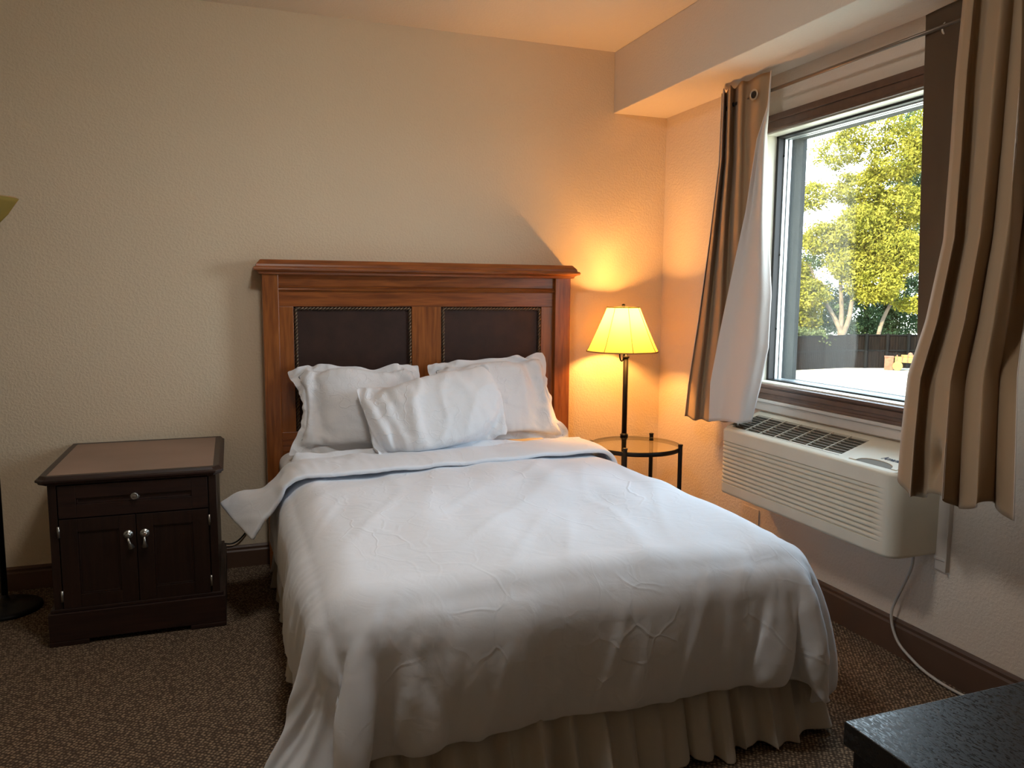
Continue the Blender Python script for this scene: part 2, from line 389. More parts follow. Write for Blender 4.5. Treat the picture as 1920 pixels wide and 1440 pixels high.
# ------------------------------------------------------------------ bed
MX0, MX1, MY0, MY1, MZ = .21, 1.73, 1.93, 3.99, .60
bed = thing('bed', 'large bed with cherry wood headboard and dark leather panels against the back wall', 'bed', ((MX0+MX1)/2, 3.0, 0))
HX0, HX1 = .150, 1.790
hbd = NB(); HY = 4.022
add_box(hbd, HX0+.02, HX1-.02, HY+.02, 4.095, .22, 1.50)
headboard = part('headboard', hbd, M_HB, bed, bevel=.003)
def sub(name, bm, m, **k):
    return part(name, bm, m, headboard, **k)
for (a, b) in ((HX0, HX0+.076), (HX1-.092, HX1)):
    bm = NB(); add_box(bm, a, b, HY-.022, 4.098, 0, 1.497); sub('post', bm, M_HB, bevel=.003)
bm = NB(); add_box(bm, HX0+.076, HX1-.092, HY, HY+.025, 1.428, 1.497); sub('frieze', bm, M_HBX, bevel=.002)
bm = NB(); add_prism(bm, [(HY+.02, 1.408), (HY-.006, 1.408), (HY-.012, 1.414), (HY-.008, 1.420), (HY-.014, 1.427), (HY-.004, 1.434), (HY+.02, 1.434)], HX0+.076, HX1-.092)
sub('bead_moulding', bm, wood('cherry_wood_bead', (.16, .045, .012), (.30, .10, .026), 'X', .25))
PX = [(.296, .894), (1.052, 1.624)]
PZ0, PZ1 = .70, 1.332
bm = NB(); add_box(bm, HX0+.076, HX1-.092, HY+.002, HY+.025, PZ1, 1.410); add_box(bm, HX0+.076, HX1-.092, HY+.002, HY+.025, .25, PZ0); sub('rail', bm, M_HBX, bevel=.002)
for (a, b) in ((HX0+.076, PX[0][0]), (PX[0][1], PX[1][0]), (PX[1][1], HX1-.092)):
    bm = NB(); add_box(bm, a, b, HY+.002, HY+.025, PZ0, PZ1); sub('stile', bm, M_HB, bevel=.002)
for (a, b) in PX:
    bm = NB(); add_box(bm, a, b, HY+.011, HY+.022, PZ0, PZ1); sub('leather_panel', bm, M_LEATHER, bevel=.004)
    bm = NB(); g = .011
    for (p, q) in (((a+g, PZ1-g), (b-g, PZ1-g)), ((a+g, PZ0+g), (a+g, PZ1-g)), ((b-g, PZ0+g), (b-g, PZ1-g))):
        L = math.dist(p, q); n = int(L/.0022)
        for ph in (0, pi):
            pts = []
            for i in range(n+1):
                t = i/n; an = ph+t*L/.036*2*pi; ux = p[0]+(q[0]-p[0])*t; uz = p[1]+(q[1]-p[1])*t
                ax = .0042*cos(an); pts.append((ux+(0 if p[0] != q[0] else ax), HY+.004+.0042*sin(an), uz+(ax if p[0] != q[0] else 0)))
            add_tube(bm, pts, .0050, 6)
    sub('rope_moulding', bm, M_ROPE, smooth=True)
# crown: moulded profile swept round front and both ends
prof = [(.000, 1.488), (.012, 1.490), (.015, 1.500), (.026, 1.506), (.036, 1.508), (.040, 1.516), (.036, 1.524), (.026, 1.527), (.024, 1.538), (.012, 1.552), (.006, 1.559), (.0, 1.561)]
bm = NB(); yb = 4.100; base = [(HX0-.002, yb), (HX0-.002, HY-.024), (HX1+.002, HY-.024), (HX1+.002, yb)]
dirs = [(-1, 0), (-1, -1), (1, -1), (1, 0)]
P = np.array([[(bx+dx*o, by+dy*o, z) for (bx, by), (dx, dy) in zip(base, dirs)] for o, z in prof])
V = grid_mesh(bm, P); bm.faces.new([V[-1][k] for k in range(4)]); bm.faces.new([V[0][k] for k in range(4)][::-1])
bm.faces.new([V[i][0] for i in range(len(prof))]+[V[i][3] for i in range(len(prof)-1, -1, -1)])
sub('crown', bm, M_HBX, bevel=.0015)
# mattress, box spring and fitted sheet
bm = NB(); add_box(bm, MX0+.022, MX1-.022, MY0+.07, MY1, .33, MZ-.006); part('mattress', bm, M_SHEET, bed, bevel=.065, seg=6, smooth=True)
bm = NB(); add_box(bm, MX0+.035, MX1-.035, MY0+.08, MY1, .10, .33); part('box_spring', bm, M_SKIRT, bed, bevel=.02, seg=3)
bm = NB(); nx, ny = 60, 30
P = np.zeros((nx+1, ny+1, 3)); rs = np.random.RandomState(3)
for i in range(nx+1):
    s = i/nx*(1.52+.36)-.18
    for j in range(ny+1):
        y = 3.35+j/ny*(MY1-3.35+.004)
        if s < .03:
            k = max(0, .07-max(s+.04, 0)); a = min(1, max(0, (.07-(s+.0))/.10)); x = MX0-.004+.05*(1-sin(a*pi/2)); z = MZ+.004-.05*(1-cos(a*pi/2))-max(0, -.03-s)
        elif s > 1.49:
            a = min(1, (s-1.45)/.10); x = MX1+.004-.05*(1-sin(a*pi/2)); z = MZ+.004-.05*(1-cos(a*pi/2))-max(0, s-1.55)
        else: x = MX0+s; z = MZ+.004
        P[i, j] = (x, y, z+.002*sin(y*60+s*13)*(.4+.6*sin(s*9)))
grid_mesh(bm, P); part('fitted_sheet', bm, M_SHEET, bed, smooth=True, solid=.002, sub=1)

# bed skirt: gathered ruffle around foot and sides
bm = NB(); path = []
y1 = MY1-.05; xs0, xs1, yf = MX0+.005, MX1-.005, MY0+.03; rr = .03
L1 = y1-yf; L2 = xs1-xs0; N = 620; tot = 2*L1+L2
P = np.zeros((16, N+1, 3)); rs = np.random.RandomState(11)
ph = np.cumsum(rs.uniform(.6, 1.4, N+1))*tot/N*2*pi/.085
amp = 1+.35*np.sin(np.arange(N+1)*.11)+.25*np.sin(np.arange(N+1)*.047+1)
for j in range(N+1):
    s = j/N*tot
    if s < L1: bx, by, nx_, ny_ = xs0, y1-s, -1, 0
    elif s < L1+L2: bx, by, nx_, ny_ = xs0+(s-L1), yf, 0, -1
    else: bx, by, nx_, ny_ = xs1, yf+(s-L1-L2), 1, 0
    # soften corners
    d1, d2 = s-L1, s-L1-L2
    for d, (na, nb) in ((d1, ((-1, 0), (0, -1))), (d2, ((0, -1), (1, 0)))):
        if abs(d) < .06:
            t = (d+.06)/.12; nx_ = na[0]*(1-t)+nb[0]*t; ny_ = na[1]*(1-t)+nb[1]*t
            k = math.hypot(nx_, ny_); nx_ /= k; ny_ /= k
    for i in range(16):
        t = i/15; z = .335-t*(.335-.012)
        fl = .012+(.085 if abs(nx_) < .9 else .035)*t**1.2; fl = .012+(.035+.05*abs(ny_))*t**1.2
        w = (.5+.5*abs(ny_))*(sin(ph[j])*.022+.014*sin(ph[j]*.43+2)+.009*sin(ph[j]*1.9+.6*sin(ph[j]*.3)))*amp[j]*(.25+.75*t)
        lat = .012*t*sin(ph[j]*.9+1.3)
        P[i, j] = (bx+nx_*(fl+w)-ny_*lat, by+ny_*(fl+w)+nx_*lat, z+.010*t*sin(ph[j]*.37))
grid_mesh(bm, P); part('bed_skirt', bm, M_SKIRT, bed, smooth=True, solid=.0015, sub=1)

# ------------------------------------------------------------------ small cloth solver (positions only, deterministic)
class Grid:
    def __init__(s, rest, P, mask=None):
        s.P = P.copy(); s.V = np.zeros_like(P); s.cons = []
        def pair(di, dj, k, mod, ax):
            n, m = rest.shape[:2]
            i0, i1 = max(0, -di), n-max(0, di); j0, j1 = max(0, -dj), m-max(0, dj)
            I, J = np.meshgrid(np.arange(i0, i1), np.arange(j0, j1), indexing='ij')
            d = np.linalg.norm(rest[I, J]-rest[I+di, J+dj], axis=-1)
            key = I if ax == 0 else J
            for c in range(2):
                w = (key//mod) % 2 == c
                if mask is not None: w = w & mask[I, J] & mask[I+di, J+dj]
                s.cons.append((I[w], J[w], I[w]+di, J[w]+dj, d[w], k))
        s.pair = pair
    def stretch(s, k=1.0, ks=.6): s.pair(1, 0, k, 1, 0); s.pair(0, 1, k, 1, 1); s.pair(1, 1, ks, 1, 0); s.pair(1, -1, ks, 1, 0)
    def bend(s, k, span=2):
        n0 = len(s.cons); s._bend(k, span)
        for i in range(n0, len(s.cons)): s.cons[i] = s.cons[i][:5]+((.9, k),)
    def _bend(s, k, span=2): s.pair(span, 0, k, span, 0); s.pair(0, span, k, span, 1)
    def step(s, dt, g, iters, post, force=None, damp=.99, pin=None):
        P0 = s.P.copy(); s.V[..., 2] -= g*dt
        if force is not None: s.V += force(s.P)*dt
        s.V *= damp; s.P = s.P+s.V*dt
        if pin is not None: s.P[pin] = P0[pin]
        for _ in range(iters):
            for I, J, I2, J2, d, k in s.cons:
                a = s.P[I, J]; b = s.P[I2, J2]; e = b-a; L = np.linalg.norm(e, axis=-1)+1e-9
                kk = np.where(L > d, k[0], k[1]) if isinstance(k, tuple) else k
                c = (.5*kk*(L-d)/L)[..., None]*e
                s.P[I, J] = a+c; s.P[I2, J2] = b-c
            if pin is not None: s.P[pin] = P0[pin]
            post(s, P0)
        s.V = (s.P-P0)/dt
def box_push(P, P0, lo, hi, r, thick, fric=.35):
    """keep points outside a rounded box (radius r) grown by thick"""
    c0, c1 = lo+r, hi-r
    q = np.clip(P, c0, c1); d = P-q; L = np.linalg.norm(d, axis=-1)
    R = r+thick
    inside_core = L < 1e-7
    hit = (L < R) & ~inside_core
    n = d/np.maximum(L, 1e-9)[..., None]
    pen = R-L
    N = P+n*pen[..., None]
    out = np.where(hit[..., None], N, P)
    out = np.where(inside_core[..., None], np.stack([P[..., 0], P[..., 1], np.full(P.shape[:-1], hi[2]+thick)], -1), out)
    h = (hit | inside_core)[..., None]
    t = out-P0; tn = (t*n).sum(-1, keepdims=True)*n; tt = t-tn
    out = np.where(h & hit[..., None], out-tt*fric, out)
    return out

def rnoise(x, y, f, seed, n=7, aniso=(1, 1)):
    r = np.random.RandomState(seed); o = 0
    for _ in range(n):
        a = r.uniform(0, 2*pi); ff = f*r.uniform(.6, 1.4); o = o+np.sin((x*cos(a)*aniso[0]+y*sin(a)*aniso[1])*ff+r.uniform(0, 6.28))
    return o/math.sqrt(n)
def ridge(x, y, f, seed, aniso=(1, 1)): return np.clip(1-np.abs(rnoise(x, y, f, seed, 6, aniso))*1.6, 0, 1)**1.5
# duvet
rs = np.random.RandomState(5)
NXD, NYD = 150, 128
UL, UR, LD = -1.31, 1.10, 2.06
us = np.linspace(UL, UR, NXD); vs = np.linspace(0, LD, NYD)   # v measured from the head end
U, Vv = np.meshgrid(us, vs, indexing='ij')
rest = np.stack([U, Vv, 0*U], -1)
cx = (MX0+MX1)/2-.005
YH = 3.60
def corner_ok(U, V):
    ok = np.ones(U.shape, bool)
    for sg, ue, R in ((1, UR, .30), (-1, -UL, .10)):
        a, b = sg*U-(ue-R), V-(LD-R); ok &= ~((a > 0) & (b > 0) & (a*a+b*b > R*R))
    return ok
DM = corner_ok(U, Vv)
P = np.stack([cx+U, YH-Vv, np.full_like(U, MZ+.08)], -1)
P[..., 2] += rs.normal(0, .0015, U.shape)
# start folded down around the mattress box so that it settles quickly
over = np.maximum(np.abs(U)-.80, 0); P[..., 0] = cx+np.sign(U)*(np.minimum(np.abs(U), .80)+over*.35); P[..., 2] -= over*.93
of = np.maximum(Vv-(YH-MY0+.05), 0); P[..., 1] += of*.65; P[..., 2] -= of*.93
P[..., 2] = np.maximum(P[..., 2], .03)
G = Grid(rest, P, DM); G.stretch(1.0, .35); G.bend(.04, 2); G.bend(.015, 5); G.bend(.0, 11)
lo, hi = np.array([MX0, MY0, -.5]), np.array([MX1, MY1, MZ]); TH = .030
lo2, hi2 = np.array([MX0-.02, MY0-.02, -.5]), np.array([MX1+.02, MY1, .24])
pinm = np.zeros(U.shape, bool); pinm[np.abs(us) < .72, 0] = True
def post(s, P0):
    s.P = box_push(s.P, P0, lo, hi, .11, TH, .25)
    s.P = box_push(s.P, P0, lo2, hi2, .04, .02, .1)
    s.P[..., 2] = np.maximum(s.P[..., 2], .015)
for it in range(170):
    G.step(1/60, 3.0, 8, post, damp=.985 if it < 120 else .95, pin=pinm)
DUV = G.P.copy()
# puffiness: very soft quilt swelling on the top
PU = np.clip((DUV[..., 2]-.55)/.08, 0, 1)
DUV[..., 2] += PU*(.010*np.sin(U*5.1+1)*np.sin(Vv*4.3+.5)+.006*rnoise(U, Vv, 9, 2)+.004*rnoise(U, Vv, 24, 3)+.004*ridge(U+.5*Vv, Vv, 16, 88, (1, .4)))
DUV[~DM] = np.nan
for _ in range(22):
    nb4 = np.stack([np.roll(DUV, 1, 0), np.roll(DUV, -1, 0), np.roll(DUV, 1, 1), np.roll(DUV, -1, 1)]); nb4[0, 0] = nb4[1, -1] = np.nan; nb4[2, :, 0] = nb4[3, :, -1] = np.nan
    av4 = np.where(np.isnan(nb4).any(axis=(0, 3))[..., None], DUV, nb4.mean(0)); wk = np.clip((-U-.80)/.1, 0, 1)*np.clip((Vv-1.55)/.1, 0, 1)
    DUV = DUV+(av4-DUV)*(.01+.7*wk)[..., None]*(DUV[..., 2:] < .60)
DUV = np.where(np.isnan(DUV), 0, DUV)
# quilt filling swells the hanging parts, with soft vertical folds toward the hem
gu, gv = np.gradient(DUV, axis=0), np.gradient(DUV, axis=1); nn = np.cross(gv, gu); nn /= np.linalg.norm(nn, axis=-1, keepdims=True)+1e-9
if nn[NXD//2, NYD//2, 2] < 0: nn = -nn
du_, dv_ = np.abs(U)-.76, Vv-1.68
hl = np.where((du_ > 0) & (dv_ > 0), np.hypot(du_, dv_), np.maximum(du_, dv_))/.40          # 0 at the bed edge, 1 at the hem
h = np.clip(hl, 0, 1); th_ = np.arctan2(np.maximum(du_, 0), np.maximum(dv_, 1e-6)); al = np.sign(U)*np.where(du_ <= 0, np.abs(U), np.where(dv_ > 0, .76+.42*th_, .76+.42*pi/2-dv_))
swell = .030*np.sin(h*pi)**.8-.012*np.clip((h-.9)/.1, 0, 1)
fold = h*(1-.5*h)*(.030*rnoise(al+.12*h, h, 15, 21, aniso=(1, .10))+.024*ridge(al+.15*h, h, 30, 22, (1, .05)))
crs = np.clip(1-np.abs(hl-.05)/.25, 0, 1)*.009*ridge(al+.25*np.clip(hl, -.3, 1), hl, 80, 77, (1, .06))*(.4+.6*np.clip(np.sin(al*5.5-1.2), 0, 1))
wk = np.clip((-U-.78)/.08, 0, 1)*np.clip((Vv-1.62)/.08, 0, 1)*(1-.35*np.clip((hl-.6)/.3, 0, 1))
DUV = DUV+nn*((swell+fold+crs)*(1-.85*wk)+wk*h**.7*(.010*rnoise(al, h, 22, 33, aniso=(1, .05))+.010*np.sin(al*58+.8*np.sin(al*13)+.5*h)+.005*np.sin(al*97+1)))[..., None]
cn = np.clip((-.74-U)/.3, 0, 1)*np.clip((Vv-1.60)/.25, 0, 1); dn = np.clip((.58-DUV[..., 2])/.5, 0, 1)**1.3
DUV[..., 0] -= .13*cn*dn; DUV[..., 1] -= .03*cn*dn
DUV[..., 2] = np.maximum(DUV[..., 2], .024)
bm = NB(); Vg_ = [[bm.verts.new(tuple(DUV[i, j])) if DM[i, j] else None for j in range(NYD)] for i in range(NXD)]
for i in range(NXD-1):
    for j in range(NYD-1):
        q = [v for v in (Vg_[i][j], Vg_[i][j+1], Vg_[i+1][j+1], Vg_[i+1][j]) if v is not None]
        if len(q) >= 3: bm.faces.new(q)
duvet = part('duvet', bm, M_WHITE, smooth=True, solid=.009, off=-1, sub=1)
tag(duvet, 'white duvet spread over the bed and hanging over its sides and foot', 'duvet')

# folded-back top band of the duvet
nb, mb = 130, 26
WB, LB = 2.26, .34
ub = np.linspace(-1.05, 1.105, nb); vb = np.linspace(0, LB, mb)
U2, V2 = np.meshgrid(ub, vb, indexing='ij'); rest2 = np.stack([U2, V2, 0*U2], -1)
sk = .10*(U2+.6)                      # the fold runs slightly askew
P2 = np.stack([cx+U2, 3.56+sk-V2, np.full_like(U2, MZ+.11)], -1)
ov = np.maximum(np.abs(U2)-.80, 0); P2[..., 0] = cx+np.sign(U2)*(np.minimum(np.abs(U2), .80)+ov*.6); P2[..., 2] -= ov*.78
P2[..., 2] += rs.normal(0, .002, U2.shape)
G2 = Grid(rest2, P2); G2.stretch(1.0, .5); G2.bend(.25, 2); G2.bend(.2, 5)
def post2(s, P0):
    s.P = box_push(s.P, P0, lo, hi, .075, TH+.026, .45)
    m = U2 < -.86                       # left end stands away from the bed
    fan = .98-.50*V2/LB; tgt = cx-.79-(-U2-.79)*fan
    s.P[..., 0] = np.where(m, s.P[..., 0]*.9+.1*tgt, s.P[..., 0])
for it in range(110): G2.step(1/60, 4.0, 8, post2, damp=.97)
B2 = G2.P.copy()
wr = np.clip((B2[..., 2]-.50)/.1, 0, 1)
roll = np.sin(np.clip(V2/LB, 0, 1)*pi)**.7
B2[..., 2] += wr*(.016*roll+.003*rnoise(U2, V2, 26, 4)+.004*ridge(U2, V2, 60, 6, (1, .35))*np.clip(.5-U2, 0, 1))
gu, gv = np.gradient(B2, axis=0), np.gradient(B2, axis=1); nb_ = np.cross(gv, gu); nb_ /= np.linalg.norm(nb_, axis=-1, keepdims=True)+1e-9
lf = np.clip((-.70-U2)/.15, 0, 1)
B2 = B2+nb_*(lf*(.012*rnoise(U2, V2, 20, 61)+.006*ridge(U2, V2, 30, 62)))[..., None]
B2[..., 2] += .015*np.clip((-.85-U2)/.2, 0, 1)
bm = NB(); grid_mesh(bm, B2)
# rolled front edge of the fold tucks back under
band = part('duvet_fold', bm, M_WHITE, duvet, smooth=True, solid=.020, off=-1, sub=1)

# ------------------------------------------------------------------ pillows
def pillow(name, label, w, h, flange, press, xform, planes, seed, group, bulge=.07, grav=3.0, steps=80, post_warp=None, du=.0135, mat=None):
    rs = np.random.RandomState(seed)
    W_, H_ = w+2*flange, h+2*flange
    n, m = int(W_/du), int(H_/du)
    u = np.linspace(-W_/2, W_/2, n); v = np.linspace(-H_/2, H_/2, m)
    Ug, Vg = np.meshgrid(u, v, indexing='ij')
    inner = (np.abs(Ug) < w/2-1e-6) & (np.abs(Vg) < h/2-1e-6)
    prof = np.where(inner, np.clip((1-(2*Ug/w)**2), 0, 1)**.72*np.clip((1-(2*Vg/h)**2), 0, 1)**.72, 0)
    rest = np.stack([Ug, Vg, 0*Ug], -1)
    Ls = []
    Rm = np.array(xform.to_3x3()); T = np.array(xform.translation)
    for sgn in (1, -1):
        loc = np.stack([Ug, Vg, sgn*prof*bulge*.6+rs.normal(0, .0012, Ug.shape)*inner], -1)
        Ls.append(loc @ Rm.T+T)
    GF = Grid(rest, Ls[0]); GB = Grid(rest, Ls[1])
    for g_ in (GF, GB): g_.stretch(1.0, .5); g_.bend(.06, 2)
    nrm0 = Rm @ np.array([0, 0, 1.0])
    def mk(sgn):
        def f(P):
            a = np.gradient(P, axis=0); b = np.gradient(P, axis=1); nn = np.cross(a, b); nn /= (np.linalg.norm(nn, axis=-1, keepdims=True)+1e-9)
            th = ((GF.P-GB.P)*nn).sum(-1)
            return nn*sgn*(press*np.clip((2*bulge*prof-th)/.03, -1, 1)*inner)[..., None]
        return f
    wid = lambda: 0
    def postp(s, P0):
        for (pn, pd, fr) in planes:
            d = s.P @ pn-pd; k = d < 0
            if k.any():
                t = s.P-P0; tt = t-(t @ pn)[..., None]*pn
                s.P = s.P-np.where(k, d, 0)[..., None]*pn-np.where(k[..., None], tt*fr, 0)
    fF, fB = mk(1), mk(-1)
    for it in range(steps):
        for g_, f in ((GF, fF), (GB, fB)): g_.step(1/60, 0, 5, postp, f, damp=.90)
        avg = (GF.P+GB.P)/2; av = (GF.V+GB.V)/2
        GF.P = np.where(inner[..., None], GF.P, avg); GB.P = np.where(inner[..., None], GB.P, avg)
        drift = (GF.V+GB.V).mean(axis=(0, 1))/2; GF.V -= drift; GB.V -= drift; av = av-drift
        GF.V = np.where(inner[..., None], GF.V, av); GB.V = np.where(inner[..., None], GB.V, av)
    mv = np.array(xform.translation)-(GF.P+GB.P).mean(axis=(0, 1))/2
    PF, PB = GF.P+mv, GB.P+mv
    edge = np.clip(np.maximum(np.abs(Ug)-w/2, np.abs(Vg)-h/2)/max(flange, .004), 0, 1)
    wv = edge*.010*np.sin((Ug+Vg*1.3)*38+seed)*(flange > .02)
    ed_in = np.clip(1-np.minimum(w/2-np.abs(Ug), h/2-np.abs(Vg))/.09, 0, 1)*inner
    ang = np.arctan2(Vg, Ug)
    for PP, sg in ((PF, 1), (PB, -1)):
        dsp = inner*(.007*rnoise(Ug, Vg, 16, seed+30)+.009*ridge(Ug, Vg, 26, seed+40, (1, .55))+.005*ridge(Ug, Vg, 60, seed+50, (.5, 1)))*np.clip(prof*3, 0, 1)+ed_in*.004*np.sin(np.where(np.abs(Ug)/w > np.abs(Vg)/h, Vg, Ug)*120+2*np.sin(ang*5))
        PP += (nrm0*sg)*dsp[..., None]*1.0+nrm0*wv[..., None]
    if post_warp is not None: PF = post_warp(PF, Ug, Vg); PB = post_warp(PB, Ug, Vg)
    bm = NB(); VF = grid_mesh(bm, PF)
    VB = [[VF[i][j] if not inner[i, j] else bm.verts.new(tuple(PB[i, j])) for j in range(m)] for i in range(n)]
    for i in range(n-1):
        for j in range(m-1):
            q = (VB[i][j], VB[i+1][j], VB[i+1][j+1], VB[i][j+1])
            if all(not inner[a, b] for a, b in ((i, j), (i+1, j), (i+1, j+1), (i, j+1))): continue
            try: bm.faces.new(q)
            except ValueError: pass
    o = part(name, bm, mat or M_PIL, smooth=True, sub=1, fixn=False)
    tag(o, label, 'pillow', group); return o
def pose(cx_, cy, cz, lean, spin, yaw=0):
    """local u -> across, v -> up, w -> toward viewer (-y); lean back angle in degrees"""
    base = Matrix(((1, 0, 0), (0, 0, -1), (0, 1, 0))).to_4x4()
    return Matrix.Translation((cx_, cy, cz)) @ Matrix.Rotation(radians(yaw), 4, 'Z') @ Matrix.Rotation(-radians(lean), 4, 'X') @ Matrix.Rotation(radians(spin), 4, 'Y') @ base
up = (np.array([0, 0, 1.0]), MZ+.012, .5)
hbp = (np.array([0, -1.0, 0]), -(HY-.004), .2)
PG = 'white pillows leaning on the headboard'
def bl(x): x = np.clip(x, 0, 1); return x*x*(3-2*x)
def wL(P, U, V):
    P = P.copy(); a = bl((-.12-U)/.22); t = V/.25
    P[..., 0] += .050*a*np.cos(np.clip(t, -1, 1)*pi/2)
    P[..., 2] -= .035*bl((-.22-U)/.13)*bl((V-.08)/.15); P[..., 2] -= .022*np.exp(-((U-.10)/.07)**2)*bl((V-.08)/.14)
    return P
def wR(P, U, V):
    P = P.copy(); a = bl((U-.12)/.2); t = V/.25
    P[..., 0] -= .030*a*np.cos(np.clip((t-.1), -1, 1)*pi/2); P[..., 0] += .045*bl((U-.18)/.16)*bl((-V-.08)/.15)
    P[..., 2] -= .045*bl((U-.05)/.3)*bl((-V+.02)/.2)
    return P
def wM(P, U, V):
    P = P.copy(); a = bl((-.13-U)/.10)*bl((U+.36)/.03)
    P[..., 1] += .035*a; P[..., 1] += a*.010*np.sin(U*95+V*10+np.sin(V*14))
    P[..., 1] -= .022*np.exp(-((U+.115-.10*V-.35*V*V)/.022)**2)*bl((.17-np.abs(V))/.1)
    P[..., 2] -= .014*bl((-U-.2)/.1)*bl((V-.05)/.1)
    k = bl((U-.16)/.18)*bl((V-.04)/.14); P[..., 2] += .032*k; P[..., 0] += .012*k-.012*bl((U-.2)/.14)*bl((-V-.06)/.12)
    return P
pillow('pillow', 'white flanged pillow on the left against the dark leather panel', .61, .41, .045, 40, pose(.575, 3.84, .838, 24, 3), [up, hbp], 1, PG, bulge=.085, post_warp=wL)
pillow('pillow', 'white flanged pillow on the right, its corner highest, near the lit lamp', .63, .42, .045, 40, pose(1.31, 3.84, .852, 24, -7), [up, hbp], 2, PG, bulge=.085, post_warp=wR)
pillow('pillow', 'white plain pillow in the middle, in front of the two flanged ones', .71, .41, .008, 40, pose(.92, 3.635, .832, 30, -5, 2), [(np.array([0, 0, 1.0]), MZ+.05, .5)], 4, PG, bulge=.085, grav=1.5, post_warp=wM)

# ------------------------------------------------------------------ nightstand
NX0, NX1, NYF, NZ = -.690, -.078, 3.385, .685
ns = thing('nightstand', 'dark espresso wood nightstand with a leather-look top, left of the bed', 'nightstand', ((NX0+NX1)/2, 3.7, 0))
bm = NB(); add_box(bm, NX0, NX1, NYF+.012, 4.09, .10, NZ-.035)
for a in (NX0, NX1-.030): add_box(bm, a, a+.030, NYF-.004, NYF+.014, .10, NZ-.035)
part('body', bm, M_NS, ns, bevel=.002)
bm = NB(); x0, x1, y0 = NX0-.022, NX1+.022, NYF-.028
add_box(bm, x0, x1, y0+.012, 4.096, .020, .135)
lg = .14
for (a, b) in ((x0, x0+lg), (x1-lg, x1)): add_box(bm, a, b, y0+.012, y0+.035, 0, .0205)
for (a, b) in ((x0, x0+.022), (x1-.022, x1)): add_box(bm, a, b, y0+.034, 4.096, 0, .0205)
add_box(bm, x0+.008, x1-.008, y0+.020, 4.094, .1345, .150)
part('plinth', bm, M_NSX, ns, bevel=.003)
# top with moulded edge and clipped corners
bm = NB(); x0, x1, y0, y1 = NX0-.043, NX1+.030, NYF-.022, 4.104
tp = [(.020, NZ-.036), (.010, NZ-.034), (.006, NZ-.026), (0, NZ-.022), (0, NZ-.014), (.008, NZ-.010), (.016, NZ-.001), (.020, NZ)]
rings = []
for o_, z in tp:
    a0, a1, b0, b1 = x0+o_, x1-o_, y0+o_, y1; c = .030
    rings.append([(a0+c, b0), (a1-c, b0), (a1, b0+c), (a1, b1-.001), (a0, b1-.001), (a0, b0+c)])
R_ = [[bm.verts.new((x, y, z)) for x, y in rg] for rg, (o_, z) in zip(rings, tp)]
for i in range(len(R_)-1):
    for k in range(6): bm.faces.new((R_[i][k], R_[i][(k+1) % 6], R_[i+1][(k+1) % 6], R_[i+1][k]))
bm.faces.new(R_[0][::-1]); bm.faces.new(R_[-1])
top = part('top', bm, M_NSX, ns, bevel=.001)
bm = NB(); add_box(bm, x0+.040, x1-.040, y0+.038, y1-.035, NZ-.002, NZ+.0012); part('leather_inlay', bm, M_NSTOP, top, bevel=.001)
def panel_front(bm, x0, x1, z0, z1, y, fr, dep=.008, th=.018):
    add_box(bm, x0, x0+fr, y, y+th, z0, z1); add_box(bm, x1-fr, x1, y, y+th, z0, z1)
    add_box(bm, x0+fr, x1-fr, y, y+th, z1-fr*.85, z1); add_box(bm, x0+fr, x1-fr, y, y+th, z0, z0+fr*.85)
    e = .006
    for (a, b, c, d) in ((x0+fr, x0+fr+e, z0+fr*.85, z1-fr*.85), (x1-fr-e, x1-fr, z0+fr*.85, z1-fr*.85), (x0+fr, x1-fr, z1-fr*.85-e, z1-fr*.85), (x0+fr, x1-fr, z0+fr*.85, z0+fr*.85+e)):
        add_box(bm, a, b, y+dep*.5, y+th, c, d)
    add_box(bm, x0+fr, x1-fr, y+dep, y+th, z0+fr*.85, z1-fr*.85)
fx0, fx1 = NX0+.034, NX1-.034; fy = NYF-.006
bm = NB(); panel_front(bm, fx0, fx1, .515, NZ-.040, fy, .062); dr = part('drawer', bm, M_NSX, ns, bevel=.0012)
bm = NB(); kc = ((fx0+fx1)/2, fy, .588)
add_lathe(bm, [(.0005, -.026), (.006, -.026), (.008, -.024), (.010, -.026), (.0135, -.025), (.015, -.021), (.012, -.016), (.006, -.012), (.006, -.002), (.018, -.002), (.019, 0)], (kc[0], fy+.008, kc[2]), 28, True, 'Y')
part('knob', bm, M_PEWTER, dr, smooth=True)
mid = (fx0+fx1)/2
for side, (a, b) in enumerate(((fx0, mid-.0015), (mid+.0015, fx1))):
    bm = NB(); panel_front(bm, a, b, .150, .510, fy, .062); d_ = part('door', bm, M_NS, ns, bevel=.0012)
    kx = mid-.030 if side == 0 else mid+.030
    bm = NB(); add_lathe(bm, [(.0005, -.022), (.006, -.022), (.011, -.018), (.012, -.014), (.006, -.010), (.006, -.003), (.017, -.003), (.018, 0)], (kx, fy, .430), 24, True, 'Y')
    sw = .012 if side == 0 else 0
    add_tube(bm, [(kx, fy-.020, .420), (kx+sw*.4, fy-.020, .400), (kx+sw, fy-.018, .378)], [.004, .005, .013], 12)
    part('pull', bm, M_PEWTER, d_, smooth=True)
    hx = fx0-.003 if side == 0 else fx1+.003
    for hz in (.18, .44):
        bm = NB(); add_tube(bm, [(hx, fy-.003, hz), (hx, fy-.003, hz+.045)], .0045, 10); part('hinge', bm, M_PEWTER, d_, smooth=True)

